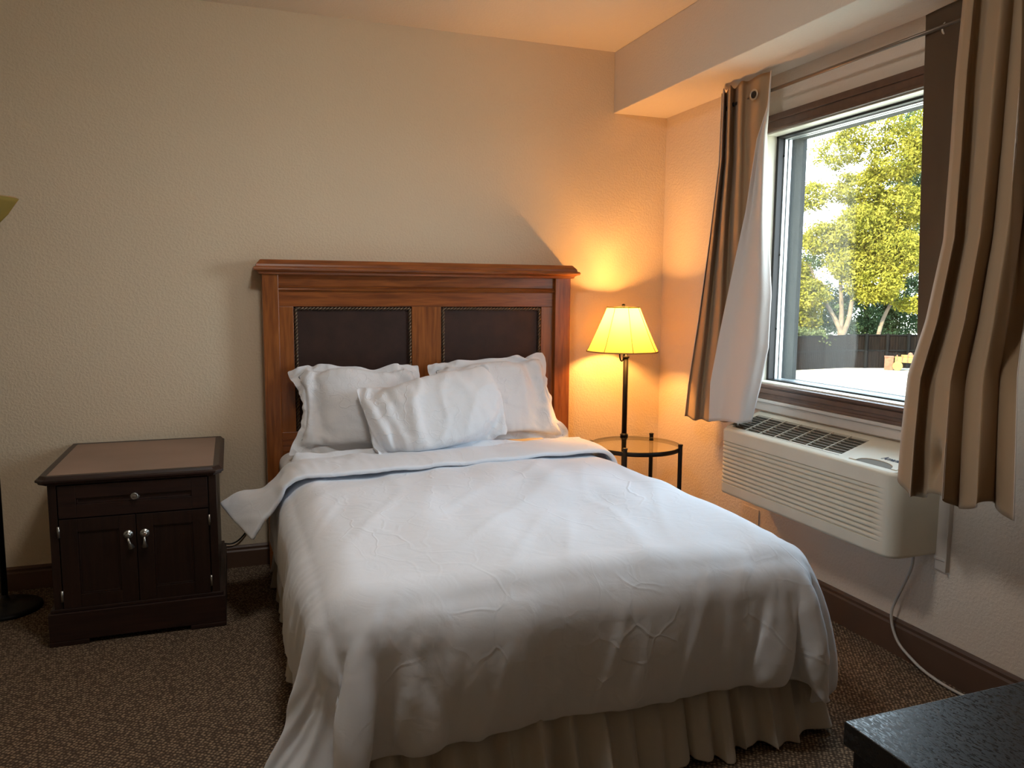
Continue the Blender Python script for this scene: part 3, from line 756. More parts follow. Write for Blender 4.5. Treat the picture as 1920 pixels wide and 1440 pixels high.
# ------------------------------------------------------------------ lit floor lamp with tray table
TC = (2.02, 3.635); TR = .235; TZ = .605
lp = thing('floor_lamp', 'lit floor lamp with cream shade and a round glass tray table', 'lamp', (TC[0], TC[1], 0))
bm = NB(); add_ring(bm, (*TC, TZ-.008), TR, .0065, 72, 10, .012); part('table_ring', bm, M_BLACK, lp, smooth=True)
bm = NB(); add_lathe(bm, [(.001, -.003), (TR-.004, -.003), (TR-.002, .0), (TR-.004, .003), (.001, .003)], (*TC, TZ+.001), 72, True); part('glass_top', bm, M_TGLASS, lp, smooth=False)
bm = NB(); add_ring(bm, (*TC, .16), TR, .006, 64, 8, .010); part('lower_ring', bm, M_BLACK, lp, smooth=True)
for an in (166, 229, 312, 40):
    lx, ly = TC[0]+(TR+.010)*cos(radians(an)), TC[1]+(TR+.010)*sin(radians(an))
    bm = NB(); add_tube(bm, [(lx, ly, 0), (lx, ly, TZ+.018)], .0115, 14)
    add_lathe(bm, [(.001, 0), (.0125, 0), (.0135, .004), (.0125, .009), (.001, .010)], (lx, ly, TZ+.016), 14)
    part('leg', bm, M_BLACK, lp, smooth=False, bevel=.001)
PXp, PYp = 2.072, 3.862
bm = NB(); add_tube(bm, [(PXp, PYp, 0), (PXp, PYp, TZ)], .0125, 14)
add_tube(bm, [(PXp, PYp, TZ), (PXp, PYp, 1.055)], .0145, 16)
add_lathe(bm, [(.014, 0), (.022, .002), (.023, .008), (.019, .014), (.0145, .018)], (PXp, PYp, TZ+.003), 20, True)
add_lathe(bm, [(.0145, 0), (.019, .003), (.019, .010), (.010, .016), (.007, .024), (.004, .028)], (PXp, PYp, 1.050), 20, True)
part('pole', bm, M_BLACK, lp, smooth=True)
LX, LY = 2.052, 3.868
bm = NB(); pts = [(PXp-.010, PYp, 1.085)]
for k in range(13):
    a = pi*k/12; pts.append((PXp-.012-.013*(1-cos(a)), PYp+.002, 1.070-.035*sin(a)))
pts += [(LX-.018, LY, 1.10), (LX-.006, LY, 1.13), (LX, LY, 1.16)]
add_tube(bm, pts, .0045, 8); add_lathe(bm, [(.006, 0), (.016, .002), (.017, .04), (.012, .046)], (LX, LY, 1.165), 16, True)
part('lamp_arm', bm, M_BLACK, lp, smooth=True)
ZB, ZT, RB, RT = 1.090, 1.333, .204, .092
bm = NB(); npn = 8; prof_n = 96
def shade_r(a, t):
    r = RB+(RT-RB)*(t**.93)
    k = abs(((a/(2*pi)*npn) % 1)-.5)*2     # 1 at ribs, 0 mid panel
    return r*(1-.018*(1-k**2)) if False else r*(cos(pi/npn)/cos((((a/(2*pi)*npn) % 1)-.5)*2*pi/npn)*.45+.55)
P = np.array([[(LX+shade_r(2*pi*k/prof_n+.2, t)*cos(2*pi*k/prof_n), LY+shade_r(2*pi*k/prof_n+.2, t)*sin(2*pi*k/prof_n), ZB+(ZT-ZB)*t) for k in range(prof_n+1)] for t in np.linspace(0, 1, 12)])
grid_mesh(bm, P); bmesh.ops.remove_doubles(bm, verts=bm.verts[:], dist=1e-5)
shade = part('lamp_shade', bm, M_SHADE, lp, smooth=True)
M_PIPE = plain('shade_piping', (.30, .22, .09), .8)
bm = NB()
for k in range(npn):
    a = 2*pi*k/npn-.2; add_tube(bm, [(LX+(shade_r(a+.2, t)+.001)*cos(a), LY+(shade_r(a+.2, t)+.001)*sin(a), ZB+(ZT-ZB)*t) for t in np.linspace(0, 1, 8)], .0016, 6)
for z, t in ((ZB, 0), (ZT, 1)):
    add_tube(bm, [(LX+shade_r(2*pi*k/48+.2, t)*cos(2*pi*k/48), LY+shade_r(2*pi*k/48+.2, t)*sin(2*pi*k/48), z) for k in range(49)], .0035, 6)
part('shade_trim', bm, M_PIPE, shade, smooth=True)
bm = NB()
for a in (0, pi/2):
    add_tube(bm, [(LX-RT*cos(a), LY-RT*sin(a), ZT-.008), (LX+RT*cos(a), LY+RT*sin(a), ZT-.008)], .0018, 6)
for sx in (-1, 1): add_tube(bm, [(LX+sx*.012, LY, 1.16), (LX+sx*.045, LY, 1.20), (LX+sx*.048, LY, 1.26), (LX+sx*.02, LY, 1.315), (LX, LY, 1.325)], .0018, 6)
part('harp', bm, M_BLACK, lp, smooth=True)
bm = NB(); add_lathe(bm, [(.002, 0), (.005, .002), (.004, .008), (.010, .013), (.011, .018), (.008, .024), (.001, .026)], (LX, LY, 1.326), 18, True); part('finial', bm, M_BLACK, lp, smooth=True)
bm = NB(); add_lathe(bm, [(.011, -.045), (.014, -.02), (.026, .005), (.030, .022), (.026, .040), (.014, .050), (.001, .053)], (LX, LY, 1.225), 20, True)
part('bulb', bm, emit('warm_bulb', (1.0, .62, .22), 30), lp, smooth=True)
pl_ = lamp('bulb_light', 'POINT', (LX, LY, 1.248), LAMP_W, (1.0, .45, .11), shadow_soft_size=.042)
pl_.parent = lp; pl_.matrix_parent_inverse = Matrix.Translation(lp.location).inverted()

# ------------------------------------------------------------------ added fill light on the ceiling, out of view, lifts walls and bed top
cf = thing('added_fill_light', 'added round fill light on the ceiling above the foot of the bed, out of view', 'fill light', (.35, 2.05, ZC))
bm = NB(); add_lathe(bm, [(.001, 0), (.215, 0), (.222, -.012), (.215, -.028), (.001, -.028)], (.35, 2.05, ZC-.0005), 48, True); part('fill_light_base', bm, M_NICKEL, cf, smooth=False, bevel=.002)
bm = NB(); add_lathe(bm, [(.200, -.028), (.196, -.045), (.170, -.075), (.120, -.098), (.060, -.110), (.001, -.113)], (.35, 2.05, ZC), 48); part('fill_light_dome', bm, emit('fill_light_glow', (1.0, .96, .91), FILL_S), cf, smooth=True)

# ------------------------------------------------------------------ unlit torchiere at the left edge
tr = thing('torchiere_lamp', 'unlit black floor lamp with upward amber bowl at the left edge', 'lamp', (-.975, 3.86, 0))
bm = NB(); add_lathe(bm, [(.001, 0), (.142, 0), (.145, .006), (.142, .014), (.125, .022), (.06, .034), (.025, .042), (.014, .060), (.013, .07)], (-.975, 3.86, 0), 48, True); part('base', bm, M_BLACK, tr, smooth=True)
bm = NB(); add_tube(bm, [(-.975, 3.86, .05), (-.975, 3.86, 1.66)], .013, 16); part('pole', bm, M_BLACK, tr, smooth=True)
bm = NB(); add_lathe(bm, [(.012, 0), (.04, .006), (.075, .03), (.105, .065), (.135, .112), (.147, .130), (.144, .131), (.130, .112), (.10, .07), (.07, .036), (.036, .014), (.010, .008)], (-.975, 3.86, 1.655), 56, True); part('lamp_shade', bm, M_TORCH, tr, smooth=True)
bm = NB(); add_ring(bm, (-.975, 3.86, 1.787), .146, .003, 56, 8); part('shade_rim', bm, plain('shade_rim', (.45, .32, .18), .5), tr, smooth=True)

# ------------------------------------------------------------------ air conditioner
XF, AY0, AY1, AZ0, AZ1 = 2.213, 2.088, 3.145, .455, .772
ZBK = .842      # top surface height at the wall
ac = thing('air_conditioner', 'beige through-wall air conditioner with ribbed front under the window', 'air conditioner', (XW, (AY0+AY1)/2, AZ0))
xb = XW-.002; r = .05
path = [(xb, AY0, 0.0)]
path += [(xb-(xb-XF-r)*t, AY0, 0.0) for t in np.linspace(.1, 1, 8)]
for k in range(1, 10): a = pi/2*k/10; path.append((XF+r-r*sin(a), AY0+r-r*cos(a), k/10))
path += [(XF, y, 1.0) for y in np.linspace(AY0+r, AY1-r*.6, 60)]
r2 = r*.6
for k in range(1, 9): a = pi/2*k/8; path.append((XF+r2-r2*cos(a), AY1-r2+r2*sin(a), 1-k/8*.2))
path += [(xb-(xb-XF-r2)*(1-t), AY1, .8-.8*t) for t in np.linspace(.1, 1, 8)]
NRB = 10; zs = np.linspace(0, 1, 220); Hh = AZ1-AZ0
bm = NB(); P = np.zeros((len(zs), len(path), 3)); rib0, rib1 = .16, .80
for i, t in enumerate(zs):
    for j, (x, y, ribw) in enumerate(path):
        ys = (y-AY0)/(AY1-AY0)
        w = np.clip((ys-.055)/.05, 0, 1); w = w*w*(3-2*w)
        w *= ribw if ys > .5 else (1 if ribw >= 1 else 0)
        d = 0
        if rib0 < t < rib1:
            f = (t-rib0)/(rib1-rib0)*NRB; f = f-math.floor(f); d = .012*(1-math.sqrt(max(0, 1-(2*f-1)**2)))
        # normal
        j0, j1 = max(j-1, 0), min(j+1, len(path)-1); tx, ty = path[j1][0]-path[j0][0], path[j1][1]-path[j0][1]; L = math.hypot(tx, ty) or 1
        nx_, ny_ = -ty/L, tx/L
        zt = AZ0+t*Hh
        inn = .012*max(0, (t-.96)/.04)**2+.006*max(0, (.04-t)/.04)**2
        P[i, j] = (x-nx_*(-1)*0+(d*w+inn)*(1 if True else 0)*(-nx_), y+(d*w+inn)*(-ny_), zt)
# sides rise to the wall height at the back
for j, (x, y, rw) in enumerate(path):
    tb = np.clip((x-XF-.015)/(xb-XF-.015), 0, 1)
    P[-36:, j, 2] += np.linspace(0, 1, 36)*tb*(ZBK-AZ1)
V = grid_mesh(bm, P); bm.faces.new([V[0][j] for j in range(len(path))])
body = part('body', bm, M_AC, ac, smooth=True, solid=.003, off=-1)
m_ = body.modifiers.new('edge', 'EDGE_SPLIT'); m_.split_angle = radians(50)
def topz(x): return AZ1-.001+np.clip((x-XF-.015)/(xb-XF-.015), 0, 1)*(ZBK-AZ1)
def top_slab(bm, x0, x1, y0, y1, up=0.0, th=.010, nx=2):
    vs = []
    for (x, y) in ((x0, y0), (x1, y0), (x1, y1), (x0, y1)): vs.append(bm.verts.new((x, y, topz(x)+up-th)))
    for (x, y) in ((x0, y0), (x1, y0), (x1, y1), (x0, y1)): vs.append(bm.verts.new((x, y, topz(x)+up)))
    for f in ((3, 2, 1, 0), (4, 5, 6, 7), (0, 1, 5, 4), (1, 2, 6, 5), (2, 3, 7, 6), (3, 0, 4, 7)): bm.faces.new([vs[i] for i in f])
gx0, gx1, gy0, gy1 = XF+.030, XF+.185, 2.405, 3.105
bm = NB(); fx = XF+.012
# front strip with rounded plan corners
def plan_strip(bm, up=0, th=.010):
    pts = [(gx0, AY0+.010), (fx+.040, AY0+.010)]
    for k in range(0, 7): a = pi/2*k/6; pts.append((fx+.036-.036*sin(a), AY0+.010+.036-.036*cos(a)))
    for k in range(0, 7): a = pi/2*k/6; pts.append((fx+.020-.020*cos(a), AY1-.010-.020+.020*sin(a)))
    pts += [(gx0, AY1-.010)]
    A = [bm.verts.new((x, y, topz(x)+up)) for x, y in pts]; B = [bm.verts.new((x, y, topz(x)+up-th)) for x, y in pts]
    bm.faces.new(A); bm.faces.new(B[::-1])
    for k in range(len(pts)): bm.faces.new((A[k], A[(k+1) % len(pts)], B[(k+1) % len(pts)], B[k]))
plan_strip(bm)
top_slab(bm, gx1, xb, AY0+.004, AY1-.004); top_slab(bm, gx0, gx1, gy1, AY1-.004); top_slab(bm, gx0, gx1, AY0+.004, gy0)
part('top_panel', bm, M_AC, ac, bevel=.0015)
bm = NB(); add_box(bm, gx0-.004, gx1+.004, gy0-.004, gy1+.004, AZ1-.06, AZ1-.045); add_box(bm, gx0-.004, gx0, gy0, gy1, AZ1-.05, AZ1-.004); add_box(bm, gx1, gx1+.004, gy0, gy1, AZ1-.05, AZ1+.02)
part('vent_well', bm, M_ACD, ac)
bm = NB(); nv = 8
for k in range(nv):
    x = gx0+(k+.5)*(gx1-gx0)/nv; z = topz(x)
    v = [bm.verts.new(p) for p in ((x-.007, gy0, z-.002), (x+.000, gy0, z-.016), (x+.002, gy0, z-.015), (x-.004, gy0, z-.001), (x-.007, gy1, z-.002), (x+.000, gy1, z-.016), (x+.002, gy1, z-.015), (x-.004, gy1, z-.001))]
    for f in ((3, 2, 1, 0), (4, 5, 6, 7), (0, 1, 5, 4), (1, 2, 6, 5), (2, 3, 7, 6), (3, 0, 4, 7)): bm.faces.new([v[i] for i in f])
part('vent_vanes', bm, M_ACV, ac)
for k in range(1, 7):
    bm = NB(); y = gy0+k*(gy1-gy0)/7; top_slab(bm, gx0, gx1, y-.002, y+.002, .001, .010); part('vent_bar', bm, M_AC, ac)
# control door with finger notch
bm = NB(); dx0, dx1, dy0, dy1 = XF+.030, XF+.190, AY0+.030, gy0-.055
pts = [(dx1, dy0), (dx1, dy1), (dx0, dy1)]
nc, nw = (dy0+dy1)/2-.005, .085
for k in range(0, 13):
    a = pi*k/12; pts.append((dx0+.034*sin(a)**.8, nc+nw*cos(a)))
pts.append((dx0, dy0))
A = [bm.verts.new((x, y, topz(x)+.0035)) for x, y in pts]; B = [bm.verts.new((x, y, topz(x)-.001)) for x, y in pts]
bm.faces.new(A); bm.faces.new(B[::-1])
for k in range(len(pts)): bm.faces.new((A[k], A[(k+1) % len(pts)], B[(k+1) % len(pts)], B[k]))
door = part('control_door', bm, M_AC, ac, bevel=.001)
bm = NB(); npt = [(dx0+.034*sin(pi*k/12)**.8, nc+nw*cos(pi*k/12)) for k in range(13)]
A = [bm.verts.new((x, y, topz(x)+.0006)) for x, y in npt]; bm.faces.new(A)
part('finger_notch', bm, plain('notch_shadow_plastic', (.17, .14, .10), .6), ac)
cu = bpy.data.curves.new('brand', 'FONT'); cu.body = 'Amana'; cu.size = .030; cu.shear = .35; cu.extrude = .0004; cu.offset = .0006
to = bpy.data.objects.new('brand', cu); COL.objects.link(to)
dg = bpy.context.evaluated_depsgraph_get(); me = bpy.data.meshes.new_from_object(to.evaluated_get(dg)); bpy.data.objects.remove(to)
me.materials.append(plain('dark_print', (.03, .03, .05), .5)); me.name = 'brand_lettering'
lo_ = bpy.data.objects.new('brand_lettering', me); COL.objects.link(lo_)
sl = math.atan2(ZBK-AZ1, xb-XF-.015)
# text reads from the room side: baseline along -y, up toward the wall (+x)
R3 = Matrix(((0, cos(sl), -sin(sl)), (-1, 0, 0), (0, sin(sl), cos(sl)))).to_4x4()
tx_, ty_ = dx0+.046, 2.236
lo_.parent = ac; lo_.matrix_parent_inverse = Matrix.Translation(ac.location).inverted()
lo_.matrix_basis = Matrix.Translation((tx_, ty_, topz(tx_)+.0042)) @ R3
bm = NB(); add_box(bm, XW-.012, XW, AY0-.052, AY0+.004, .402, .842); add_box(bm, XW-.020, XW-.0115, AY0-.052, AY0-.044, .402, .842); add_box(bm, XW-.016, XW-.0115, AY0-.05, AY0+.004, .440, .452)
part('wall_sleeve', bm, M_LEDGE, ac, bevel=.0015)
bm = NB()
cpts = [(2.395, 2.152, .47), (2.395, 2.156, .44), (2.404, 2.170, .38), (2.410, 2.205, .30), (2.408, 2.238, .22), (2.405, 2.250, .165), (2.402, 2.235, .11), (2.396, 2.195, .065), (2.392, 2.13, .035), (2.385, 2.06, .018), (2.380, 1.96, .010), (2.385, 1.82, .010), (2.39, 1.6, .010)]
def smooth_pts(pts, n=6):
    P = [Vector(p) for p in pts]; out = []
    for i in range(len(P)-1):
        p0, p1, p2, p3 = P[max(i-1, 0)], P[i], P[i+1], P[min(i+2, len(P)-1)]
        for k in range(n):
            t = k/n; out.append(.5*((2*p1)+(-p0+p2)*t+(2*p0-5*p1+4*p2-p3)*t*t+(-p0+3*p1-3*p2+p3)*t**3))
    out.append(P[-1]); return out
add_tube(bm, smooth_pts(cpts), .0055, 10); part('power_cord', bm, M_CORD, ac, smooth=True)

# ------------------------------------------------------------------ curtains
def interp(tab, z):
    zs_ = [t[0] for t in tab]; vs_ = [t[1] for t in tab]
    o = np.argsort(zs_); return float(np.interp(z, np.array(zs_)[o], np.array(vs_)[o]))
def smin(a, b, t):
    t = min(1, max(0, t)); t = t*t*(3-2*t); return a+(b-a)*t
# left curtain: tan face gathered toward the corner, leading edge turned back to show its lining
yl = [(2.42, 3.392), (2.07, 3.395), (1.68, 3.455), (1.27, 3.53), (.925, 3.605), (.74, 3.632)]
yr = [(2.42, 3.02), (2.14, 3.035), (1.775, 3.005), (1.41, 2.952), (1.17, 2.955), (.99, 3.0), (.80, 3.062), (.7, 3.075)]
yfo = [(2.42, 3.022), (2.264, 3.035), (2.112, 3.106), (1.789, 3.168), (1.541, 3.241), (1.204, 3.34), (.971, 3.40), (.768, 3.402)]
nz, ns_ = 90, 220
bm = NB(); P = np.zeros((nz, ns_, 3))
for i in range(nz):
    t = i/(nz-1)
    for j in range(ns_):
        s = j/(ns_-1)
        zb = .748+.060*min(1, max(0, (s-.12)/.5)) if s < .62 else .812-.035*(s-.62)/.38
        z = 2.405+(zb-2.405)*t
        a, b, c = interp(yl, z), interp(yr, z), interp(yfo, z)
        hang = smin(.0, .035, (1.6-z)/.7)
        if s < .62:
            q = s/.62
            # three tight pleats by the wall then a broad one carrying the grommet
            qq = q**(1.0+.9*(1-t)); y = a+(b-a)*qq
            am = .030*(1-t)+.020*t
            x = XW-.105-hang + am*sin(q*2*pi*4.2+.5)*(1-.75*smin(0, 1, (q-.45)/.4)) - .02*q
            endx = x
        else:
            q = (s-.62)/.38; y = b+(c-b)*q; sep = min(1, abs(b-c)/.12)
            x0_ = XW-.105-hang+(.030*(1-t)+.020*t)*sin(2*pi*4.2+.5)*.25-.02
            x = x0_-.028*sep*sin(min(1, q*3)*pi/2)-.014*sep*sin(q*pi*2.2+.3)*smin(0, 1, q*3)-.012*q*sep
        P[i, j] = (x, y*(x/2.318), z)
VC = grid_mesh(bm, P)
bm.normal_update(); fl = sum(f.normal.x*f.calc_area() for f in bm.faces if abs(f.normal.x) > .3 and f.calc_center_median().y > 3.35)
if fl > 0: bmesh.ops.reverse_faces(bm, faces=bm.faces[:])
cl = part('curtain', bm, [M_CURT, M_LINE], smooth=True, solid=.0035, off=-1, fixn=False)
tag(cl, 'left tan curtain with its grey lining turned outward, hanging over the air conditioner', 'curtain', 'curtains on the rod')
def grommet(parent, y, z, x, yaw, hole=False):
    bm = NB(); n, m2 = 32, 8
    for i in range(n):
        pass
    Rg, rg = .021, .0045; rings = []
    for i in range(n):
        a = 2*pi*i/n; rings.append([bm.verts.new(((rg*.6)*sin(2*pi*j/m2), (Rg+rg*cos(2*pi*j/m2))*cos(a), (Rg+rg*cos(2*pi*j/m2))*sin(a))) for j in range(m2)])
    for i in range(n):
        for j in range(m2): bm.faces.new((rings[i][j], rings[(i+1) % n][j], rings[(i+1) % n][(j+1) % m2], rings[i][(j+1) % m2]))
    R4 = Matrix.Translation((x, y, z)) @ Matrix.Rotation(yaw, 4, 'Z'); bmesh.ops.transform(bm, matrix=R4, verts=bm.verts)
    part('grommet', bm, M_NICKEL, parent, smooth=True)
    bm = NB(); add_lathe(bm, [(.001, 0), (.0195, 0), (.0195, .0006), (.001, .0006)], (0, 0, 0), 28, True, 'X'); bmesh.ops.transform(bm, matrix=R4, verts=bm.verts)
    return bm
g_ = grommet(cl, 3.105, 2.318, XW-.146, .15); part('grommet_opening', g_, M_GASKET, cl)

# right curtain: dark inner flap at the window side, then hanging pleats
yle = [(2.45, 2.026), (2.34, 2.029), (2.12, 2.037), (1.86, 2.036), (1.595, 2.039), (1.32, 2.089), (1.126, 2.150), (.93, 2.162), (.73, 2.166)]
yri = [(2.45, 1.70), (2.15, 1.70), (1.66, 1.71), (1.17, 1.735), (.82, 1.712), (.7, 1.705)]
yfl = [(2.45, 2.176), (2.376, 2.168), (2.15, 2.159), (1.69, 2.138), (1.32, 2.119), (1.12, 2.105), (.7, 2.09)]
bm = NB(); ns_ = 260; P = np.zeros((nz, ns_, 3))
for i in range(nz):
    t = i/(nz-1)
    for j in range(ns_):
        s = j/(ns_-1)
        q0 = max(0, (s-.2)/.8)
        zb = .752+.022*sin(q0*2*pi*2.6+1.5)+.050*max(0, q0-.55)-.012*(1-q0) if s > .2 else .90
        ztop = 2.392
        z = ztop+(zb-ztop)*t
        a, b, c = interp(yle, z), interp(yri, z), interp(yfl, z)
        out = .03*smin(0, 1, (2.0-z)/.8)+.085*smin(0, 1, (1.25-z)/.42)
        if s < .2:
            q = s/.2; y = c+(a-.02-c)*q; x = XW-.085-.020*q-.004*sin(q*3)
        else:
            q = q0; y = a+(b-a)*q
            am = (.015+.020*t)*(1-.6*smin(0, 1, (.18-q)/.1)*t)
            ph_ = q*2*pi*3.6+.9*sin(q*5.2+.6)+.35*sin(q*11); x = XW-.125-out+am*(cos(ph_)+.25*cos(2*ph_+.5+t)) - .012
            x -= .030*smin(0, 1, q/.06); wr_ = smin(0, 1, (q-(.62+.3*t))/.12)*smin(1, 0, (t-.5)/.35); x = x+(XW-.035+.010*sin(q*40)-x)*wr_
            y += .010*sin(q*2*pi*7)*(.4+.6*t)
            if q < .06: x += 0
        P[i, j] = (x, y*(x/2.30), z)
# the dimple low on the face where the cloth catches the unit's corner
d2 = ((P[..., 1]-1.885)/.024)**2+((P[..., 2]-.868)/.055)**2
P[..., 0] += .045*np.exp(-d2)
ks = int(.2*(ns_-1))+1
grid_mesh(bm, P[:, ks:]); bm.normal_update()
fl = sum(f.normal.x*f.calc_area() for f in bm.faces)
if fl > 0: bmesh.ops.reverse_faces(bm, faces=bm.faces[:])
cr = part('curtain', bm, [M_CURT, M_LINE], smooth=True, solid=.0035, off=-1, fixn=False)
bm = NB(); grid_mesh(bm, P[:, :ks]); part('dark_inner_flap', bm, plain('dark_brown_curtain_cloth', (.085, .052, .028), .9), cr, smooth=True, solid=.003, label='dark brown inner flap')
tag(cr, 'right tan curtain in dark vertical pleats at the right edge of the window', 'curtain', 'curtains on the rod')
g_ = grommet(cr, 2.113, 2.318, XW-.0985, .1); part('grommet_opening', g_, M_LEDGE, cr)

rod = thing('curtain_rod', 'thin metal curtain rod above the window', 'curtain rod', (2.335, 2.7, 2.325))
bm = NB(); add_tube(bm, [(2.335, 1.90, 2.325), (2.335, 3.31, 2.325)], .0075, 14); part('rod_tube', bm, plain('brown_grey_rod', (.20, .15, .11), .35, .5), rod, smooth=True)
for y, s in ((1.90, -1), (3.31, .3)):
    bm = NB(); add_lathe(bm, [(.008, 0), (.013, .004), (.010, .012), (.022, .022), (.026, .034), (.022, .046), (.001, .054)], (0, 0, 0), 20, True, 'Y')
    for v in bm.verts: v.co = Vector((2.335+v.co.x*(1 if s < 0 else .4), y+s*v.co.y, 2.325+v.co.z*(1 if s < 0 else .4)))
    part('finial', bm, M_BLACK, rod, smooth=True)
for y in (1.93, 3.37):
    bm = NB(); add_tube(bm, [(2.335, y, 2.325), (2.335, y, 2.308), (2.36, y, 2.302), (XW, y, 2.302)], .005, 8); add_box(bm, XW-.004, XW, y-.012, y+.012, 2.27, 2.335); part('bracket', bm, M_BLACK, rod)

# ------------------------------------------------------------------ cover plates, cable, desk
bm = NB(); add_box(bm, .012, .085, YW-.006, YW, .275, .388); add_box(bm, .034, .063, YW-.009, YW-.0055, .295, .325); add_box(bm, .034, .063, YW-.009, YW-.0055, .338, .368)
tag(part('wall_outlet', bm, M_PLATE, bevel=.0015), 'beige outlet plate low on the back wall between nightstand and bed', 'outlet')
bm = NB(); add_box(bm, XW-.005, XW, 3.12, 3.24, .262, .344); add_lathe(bm, [(.001, -.002), (.004, -.002), (.004, 0), (.001, .0)], (XW-.005, 3.18, .303), 10, True, 'X')
tag(part('cover_plate', bm, M_WALLR, bevel=.0015), 'blank painted cover plate on the wall below the air conditioner', 'cover plate')
bm = NB(); add_tube(bm, smooth_pts([(-.10, YW-.03, .145), (-.03, YW-.022, .13), (.02, YW-.02, .16), (.055, YW-.02, .22), (.05, YW-.012, .31)]), .004, 8)
add_lathe(bm, [(.001, 0), (.014, 0), (.014, .018), (.001, .018)], (.049, YW-.024, .31), 12, True, 'Y')
tag(part('black_cable', bm, M_BLACK, smooth=True), 'thin black cable running from the outlet behind the nightstand', 'cable')
dk = thing('dresser', 'black open-grain wood dresser top in the lower right corner', 'dresser', (1.45, .6, 0))
bm = NB(); add_box(bm, .870, 2.05, .28, .890, .712, .75); part('top', bm, M_DESK, dk, bevel=.002)
bm = NB(); add_box(bm, .880, 2.04, .30, .878, .06, .712); part('body', bm, M_DESK, dk, bevel=.002)
bm = NB(); add_box(bm, .895, 2.025, .33, .86, 0, .06); part('plinth', bm, M_DESK, dk)

# ------------------------------------------------------------------ outside
GZ = -2.42
def gray_ground():
    m, nt, b = new_mat('pale_dry_ground')
    n = nd(nt, 'ShaderNodeTexNoise'); n.inputs['Scale'].default_value = .35; n.inputs['Detail'].default_value = 6; nt.links.new(coords(nt), n.inputs['Vector'])
    nt.links.new(ramp(nt, n.outputs[0], [(.4, (.34, .30, .22)), (.6, (.42, .40, .34))]), b.inputs['Base Color']); b.inputs['Roughness'].default_value = 1; return m
bm = NB(); add_box(bm, -20, 110, -40, 120, GZ-.3, GZ); struct('ground', bm, gray_ground(), 'pale sunlit yard outside')
M_FENCE = wood('weathered_fence_wood', (.003, .0022, .0018), (.008, .0056, .0042), 'Z', .9, 2, coat=0, spec=.05)
M_FPOST = wood('dark_fence_post', (.0035, .0035, .0035), (.007, .0068, .0065), 'Z', .9, 2, coat=0, spec=.05)
fence = thing('fence', 'dark brown board fence behind the yard, seen through the window', 'fence', (31.1, 33.3, GZ))
fa, fb = Vector((31.1, 33.3, 0)), Vector((35.4, 31.9, 0)); fd = (fb-fa).normalized(); fn = Vector((-fd.y, fd.x, 0))
if fn.dot(Vector((31, 33, 0))) > 0: fn = -fn
def fpt(s, o=0): return fa+fd*s+fn*o
def fence_seg(origin, d, nrm, s0, s1, h, parent, posts=True):
    bm = NB(); s = s0; rs_ = random.Random(4)
    while s < s1:
        w = .145; p = origin+d*s; q = origin+d*(s+w-.008); th = nrm*.02; zt = GZ+h+rs_.uniform(-.01, .01)
        vs = [bm.verts.new(v) for v in ((p.x, p.y, GZ), (q.x, q.y, GZ), (q.x+th.x, q.y+th.y, GZ), (p.x+th.x, p.y+th.y, GZ), (p.x, p.y, zt), (q.x, q.y, zt), (q.x+th.x, q.y+th.y, zt), (p.x+th.x, p.y+th.y, zt))]
        for f in ((3, 2, 1, 0), (4, 5, 6, 7), (0, 1, 5, 4), (1, 2, 6, 5), (2, 3, 7, 6), (3, 0, 4, 7)): bm.faces.new([vs[i] for i in f])
        s += w
    part('board_panel', bm, M_FENCE, parent)
    bm = NB()
    for z in ((h-.06, h), (h*.50, h*.50+.09)):
        p, q = origin+d*s0+nrm*.02, origin+d*s1+nrm*.02; e = nrm*.045
        vs = [bm.verts.new((v.x, v.y, GZ+zz)) for zz in z for v in (p, q, q+e, p+e)]
        for f in ((3, 2, 1, 0), (4, 5, 6, 7), (0, 1, 5, 4), (1, 2, 6, 5), (2, 3, 7, 6), (3, 0, 4, 7)): bm.faces.new([vs[i] for i in f])
    part('rail', bm, M_FPOST, parent)
    if posts:
        s = s0+1.05
        while s < s1:
            p = origin+d*s+nrm*.03; q = p+d*.12; e = nrm*.10
            bm = NB(); vs = [bm.verts.new((v.x, v.y, GZ+zz)) for zz in (0, h+.05) for v in (p, q, q+e, p+e)]
            for f in ((3, 2, 1, 0), (4, 5, 6, 7), (0, 1, 5, 4), (1, 2, 6, 5), (2, 3, 7, 6), (3, 0, 4, 7)): bm.faces.new([vs[i] for i in f])
            part('post', bm, M_FPOST, parent); s += 1.15
fence_seg(fa, fd, fn, 0, 9.5, 1.82, fence)
d2_ = Vector((-.93, -.10, 0)).normalized(); n2_ = Vector((-d2_.y, d2_.x, 0)); n2_ = n2_ if n2_.dot(Vector((31, 33, 0))) < 0 else -n2_
fence_seg(fa, d2_, n2_, 0, 7.5, 1.78, fence, posts=False)

def leaf_mat(name, lo, hi, tr):
    m = bpy.data.materials.new(name); m.use_nodes = True; nt = m.node_tree; nt.nodes.clear()
    o = nd(nt, 'ShaderNodeOutputMaterial'); d = nd(nt, 'ShaderNodeBsdfDiffuse'); t = nd(nt, 'ShaderNodeBsdfTranslucent'); mx = nd(nt, 'ShaderNodeMixShader')
    n = nd(nt, 'ShaderNodeTexNoise'); n.inputs['Scale'].default_value = 1.4; n.inputs['Detail'].default_value = 5; nt.links.new(coords(nt), n.inputs['Vector'])
    c = ramp(nt, n.outputs[0], [(.35, lo), (.65, hi)]); nt.links.new(c, d.inputs[0]); nt.links.new(c, t.inputs[0])
    mx.inputs[0].default_value = tr; nt.links.new(d.outputs[0], mx.inputs[1]); nt.links.new(t.outputs[0], mx.inputs[2]); nt.links.new(mx.outputs[0], o.inputs[0]); return m
M_LEAFY = leaf_mat('yellow_green_leaves', (.10, .10, .014), (.24, .215, .036), .3)
M_LEAFB = leaf_mat('dark_green_leaves', (.035, .058, .032), (.080, .115, .048), .25)
